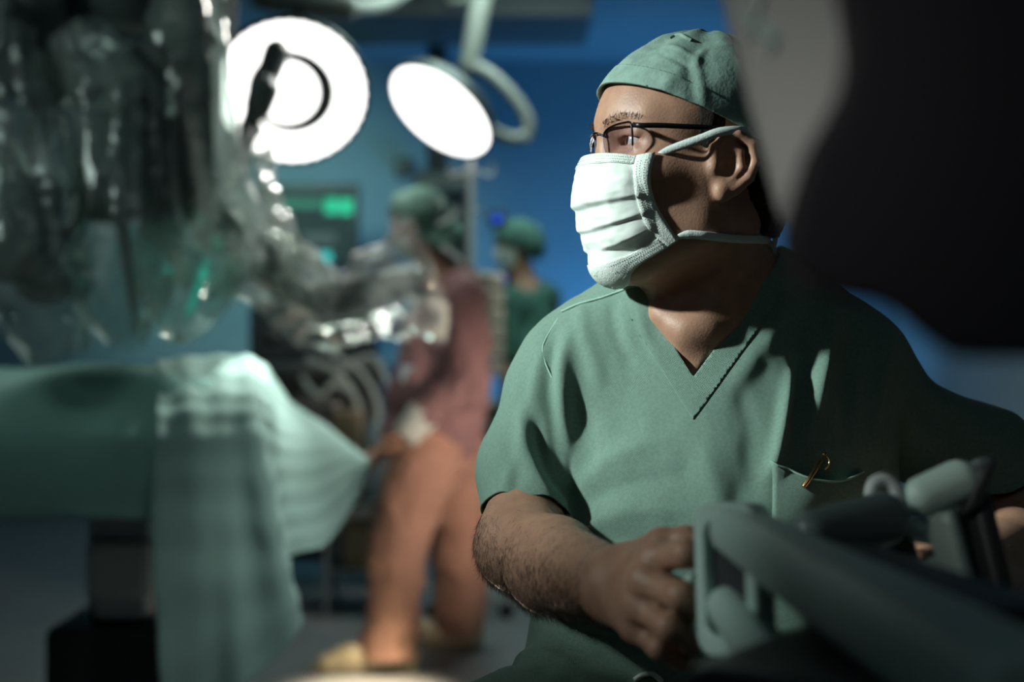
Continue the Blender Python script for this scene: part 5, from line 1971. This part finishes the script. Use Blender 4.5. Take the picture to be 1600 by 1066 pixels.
def nurse_body(P):
    d = face_sdf(P, N_HEAD, N_F)
    d = smin(d, rc(P, N_HEAD + V3(0.02, 0, -0.06), W(695, 440, 5.05), 0.052, 0.065), 0.03)
    d = smin(d, chain(P, [W(697, 460, 5.05), W(690, 540, 5.05), W(688, 630, 5.05), W(684, 710, 5.05)], [0.09, 0.115, 0.12, 0.125], 0.05), 0.05)
    for a in (nA, fA):
        d = smin(d, chain(P, [a['sh'], a['el'], a['wr']], [0.048, 0.04, 0.028], 0.02), 0.03)
    d = smin(d, small_hand(P, nA['wr'], V3(-0.6, 0.1, -0.8), V3(0.1, -0.9, 0.2)), 0.015)
    d = smin(d, small_hand(P, fA['wr'], V3(-0.5, -0.1, -0.8), V3(0.1, -0.9, 0.2)), 0.015)
    for h, k, a in nL:
        d = smin(d, chain(P, [h, k, a], [0.085, 0.058, 0.042], 0.04), 0.04)
        f_ = V3(a[0], a[1], 0.045)
        d = smin(d, rc(P, f_ + V3(0.04, 0, 0), f_ + V3(-0.16, -0.04, -0.012), 0.038, 0.028), 0.03)
    return d


nurse = thing('person', 'standing person in pinkish gown, trousers and green cap beside the robot', 'person', (W(660, 1010, 4.95)[0], 5.0, 0))
V_, F_ = mesh_at(nurse_body, (-0.66, 4.70, 0.0), (0.02, 5.50, 1.72), 0.009)
link_mesh('body', V_, F_, M_SKIN, nurse)


def gown_top(P):
    d = chain(P, [W(700, 452, 5.05), W(700, 540, 5.05), W(690, 630, 5.05), W(684, 700, 5.05)], [0.105, 0.128, 0.135, 0.142], 0.06)
    d = smin(d, ell(P, W(648, 590, 5.06), (0.085, 0.12, 0.13)), 0.06)
    d = smin(d, rc(P, W(720, 470, 4.98), W(690, 450, 5.13), 0.08, 0.075), 0.05)
    d = smin(d, chain(P, [nA['sh'], nA['el'], W(664, 645, 4.815)], [0.074, 0.074, 0.050], 0.02), 0.012)
    d = smin(d, chain(P, [fA['sh'], fA['el'], W(618, 678, 5.06)], [0.068, 0.062, 0.045], 0.03), 0.03)
    return d


def wrinkle(V, F, sd, amp, freq, anis):
    return V + vnormals(V, F) * (amp * (ridged(V * np.array(anis), freq, 3, sd) - 0.4))[:, None]


V_, F_ = mesh_at(gown_top, (-0.52, 4.66, 0.60), (0.06, 5.36, 1.44), 0.011)
V_ = wrinkle(V_, F_, 2, 0.019, 6.5, (1, 1, 0.8))
V_, F_ = clip(V_, F_, np.minimum(np.maximum(V_[:, 2] - 0.73, (nA['wr'][1] + 0.16 - V_[:, 1])), np.maximum(np.linalg.norm((V_ - W(693, 418, 5.04)) * np.array([1, 1, 0.8]), axis=1) - 0.085, 1.33 - V_[:, 2])))
gw = link_mesh('gown_top', V_, F_, M_GOWNP, nurse)
s_ = gw.modifiers.new('t', 'SOLIDIFY'); s_.thickness = 0.003
MB().box(W(637, 585, 4.93), (0.05, 0.012, 0.06), (nrm((0.9, -0.3, 0)), nrm((0.3, 0.9, 0)), V3(0, 0, 1))).obj('badge', M_BADGE, gw, bevel=0.004)
MB().cyl(W(664, 645, 4.812), W(630, 684, 4.79), 0.060, 0.050).obj('knit_cuff', M_CUFF, nurse)


def gown_trousers(P):
    d = ell(P, W(684, 705, 5.05), (0.150, 0.165, 0.14))
    for (h, k, a), e in zip(nL, (0.0, 0.0)):
        d = smin(d, chain(P, [h, k, a], [0.118, 0.094, 0.088], 0.05), 0.05)
        d = smin(d, rc(P, a + V3(-0.01, 0, 0.0), a + V3(-0.005, -0.01, -0.05), 0.09, 0.10), 0.04)
    return d


V_, F_ = mesh_at(gown_trousers, (-0.60, 4.70, 0.02), (0.02, 5.46, 0.90), 0.010)
V_ = wrinkle(V_, F_, 6, 0.012, 7, (1, 1, 0.8))
V_, F_ = clip(V_, F_, V_[:, 2] - 0.05)
gt = link_mesh('gown_trousers', V_, F_, M_GOWNT, nurse)
s_ = gt.modifiers.new('t', 'SOLIDIFY'); s_.thickness = 0.003


def bouffant(P):
    d = ell(P, N_HEAD + V3(0.010, 0.0, 0.048), (0.112, 0.100, 0.088), None)
    d = smin(d, ell(P, W(688, 376, 5.02), (0.085, 0.090, 0.075)), 0.05)
    return d


V_, F_ = mesh_at(bouffant, N_HEAD - 0.22, N_HEAD + 0.24, 0.008)
V_ = wrinkle(V_, F_, 3, 0.006, 13, (1, 1, 1))
q = V_ - N_HEAD
V_, F_ = clip(V_, F_, q[:, 0] * 0.75 + q[:, 2] * 1.0 + 0.030)
cp = link_mesh('bouffant_cap', V_, F_, mat('sheer_green_cap', (0.24, 0.42, 0.35), 0.85, noise=(9, 0.5), col2=(0.07, 0.16, 0.13), spec=0.2), nurse)
s_ = cp.modifiers.new('t', 'SOLIDIFY'); s_.thickness = 0.002
for pts in ([(676, 352), (690, 330), (688, 310)], [(680, 352), (700, 345), (715, 330)], [(690, 385), (712, 400), (722, 412)]):
    ribbon('cap_tie', [W(x, y, 4.93) for x, y in pts], [V3(0, -1, 0)] * 3, 0.020, M_TIE, cp, 0.002)
V_, F_ = mesh_at(lambda P: np.maximum(face_sdf(P, N_HEAD, N_F) - 0.006, np.maximum((P - N_HEAD) @ V3(0, 0, 1) + 0.040, -((P - N_HEAD) @ nrm(N_F)) + 0.022)), N_HEAD - 0.16, N_HEAD + 0.12, 0.007)
link_mesh('face_mask', V_, F_, M_MASK, nurse)
for i, (h, k, a) in enumerate(nL):
    f_ = V3(a[0], a[1], 0.0)
    e_ = 0.10 if i == 0 else 0.03
    fun = lambda P: np.maximum(smin(chain(P, [f_ + V3(0.05, 0, 0.042), f_ + V3(-0.10 - e_ * 0.4, -0.03, 0.040), f_ + V3(-0.165 - e_ * 0.5, -0.05, 0.028)], [0.052, 0.050, 0.036], 0.03), rbox(P, f_ + V3(-0.07 - e_ * 0.25, -0.02, 0.012), (0.145 + e_ * 0.3, 0.045, 0.012), 0.01), 0.02), -P[:, 2] + 0.002)
    V_, F_ = mesh_at(fun, f_ + V3(-0.32, -0.15, -0.01), f_ + V3(0.14, 0.10, 0.13), 0.008)
    link_mesh('clog', V_, F_, M_CLOG, nurse)

# ---- the person in green further back
R_HEAD = W(806, 388, 6.5)
R_F = V3(-0.93, -0.30, -0.15)
rS = [(W(790, 470, 6.4), W(796, 570, 6.35), W(800, 640, 6.22)), (W(850, 470, 6.6), W(862, 570, 6.6), W(850, 660, 6.5))]
rHip = W(830, 690, 6.5)


def rear_body(P):
    d = face_sdf(P, R_HEAD, R_F)
    d = smin(d, rc(P, R_HEAD + V3(0.01, 0, -0.06), W(822, 455, 6.5), 0.052, 0.066), 0.03)
    d = smin(d, chain(P, [W(824, 475, 6.5), W(828, 560, 6.5), rHip], [0.10, 0.125, 0.13], 0.05), 0.05)
    for s0, e0_, w0 in rS:
        d = smin(d, chain(P, [s0, e0_, w0], [0.05, 0.04, 0.028], 0.02), 0.04)
        d = smin(d, small_hand(P, w0, nrm(w0 - e0_), V3(0.1, -0.9, 0.2)), 0.015)
    for sx in (-1, 1):
        h = rHip + V3(0.0, sx * 0.09, -0.02)
        k = V3(h[0] + 0.02, h[1], 0.47)
        a = V3(h[0] + 0.03, h[1], 0.08)
        d = smin(d, chain(P, [h, k, a], [0.085, 0.058, 0.042], 0.04), 0.04)
        d = smin(d, rc(P, a + V3(0.03, 0, -0.035), a + V3(-0.15, 0, -0.05), 0.036, 0.028), 0.03)
    return d


rear = thing('person', 'standing person in dark green scrubs, green cap and mask by the blue wall', 'person', (rHip[0], 6.5, 0))
V_, F_ = mesh_at(rear_body, (-0.30, 6.0, 0.0), (0.32, 6.9, 1.75), 0.011)
link_mesh('body', V_, F_, M_SKIN, rear)


def rear_top(P):
    d = chain(P, [W(826, 472, 6.5), W(830, 560, 6.5), rHip], [0.115, 0.140, 0.145], 0.06)
    d = smin(d, rc(P, rS[0][0], rS[1][0], 0.075, 0.075), 0.05)
    for s0, e0_, w0 in rS:
        d = smin(d, rc(P, s0, s0 + (e0_ - s0) * 0.85, 0.070, 0.062), 0.03)
    return d


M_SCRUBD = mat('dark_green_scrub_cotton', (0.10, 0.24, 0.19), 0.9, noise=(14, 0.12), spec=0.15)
V_, F_ = mesh_at(rear_top, (-0.30, 6.1, 0.50), (0.36, 6.9, 1.42), 0.011)
V_ = wrinkle(V_, F_, 4, 0.008, 8, (1, 1, 0.6))
V_, F_ = clip(V_, F_, np.minimum(V_[:, 2] - 0.58, np.linalg.norm(V_ - W(818, 452, 6.47), axis=1) - 0.085))
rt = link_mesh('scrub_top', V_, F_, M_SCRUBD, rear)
s_ = rt.modifiers.new('t', 'SOLIDIFY'); s_.thickness = 0.003


def rear_trousers(P):
    d = ell(P, rHip, (0.15, 0.17, 0.12))
    for sx in (-1, 1):
        h = rHip + V3(0.0, sx * 0.09, -0.02)
        d = smin(d, chain(P, [h, V3(h[0] + 0.02, h[1], 0.47), V3(h[0] + 0.03, h[1], 0.10)], [0.11, 0.085, 0.075], 0.04), 0.04)
    return d


V_, F_ = mesh_at(rear_trousers, (-0.2, 6.2, 0.0), (0.36, 6.8, 0.86), 0.014)
V_, F_ = clip(V_, F_, V_[:, 2] - 0.05)
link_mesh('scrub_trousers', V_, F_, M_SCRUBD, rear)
V_, F_ = mesh_at(lambda P: smin(ell(P, R_HEAD + V3(0.012, 0, 0.046), (0.112, 0.098, 0.088)), ell(P, R_HEAD + V3(0.07, 0.01, 0.0), (0.06, 0.075, 0.07)), 0.04), R_HEAD - 0.2, R_HEAD + 0.2, 0.009)
V_ = wrinkle(V_, F_, 5, 0.005, 14, (1, 1, 1))
q = V_ - R_HEAD
V_, F_ = clip(V_, F_, q[:, 0] * 0.5 + q[:, 2] + 0.006)
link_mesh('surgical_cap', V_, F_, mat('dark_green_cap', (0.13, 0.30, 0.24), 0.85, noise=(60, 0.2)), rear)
V_, F_ = mesh_at(lambda P: np.maximum(face_sdf(P, R_HEAD, R_F) - 0.006, np.maximum((P - R_HEAD) @ V3(0, 0, 1) + 0.004, -((P - R_HEAD) @ nrm(R_F)) + 0.022)), R_HEAD - 0.16, R_HEAD + 0.12, 0.008)
link_mesh('face_mask', V_, F_, M_MASK, rear)
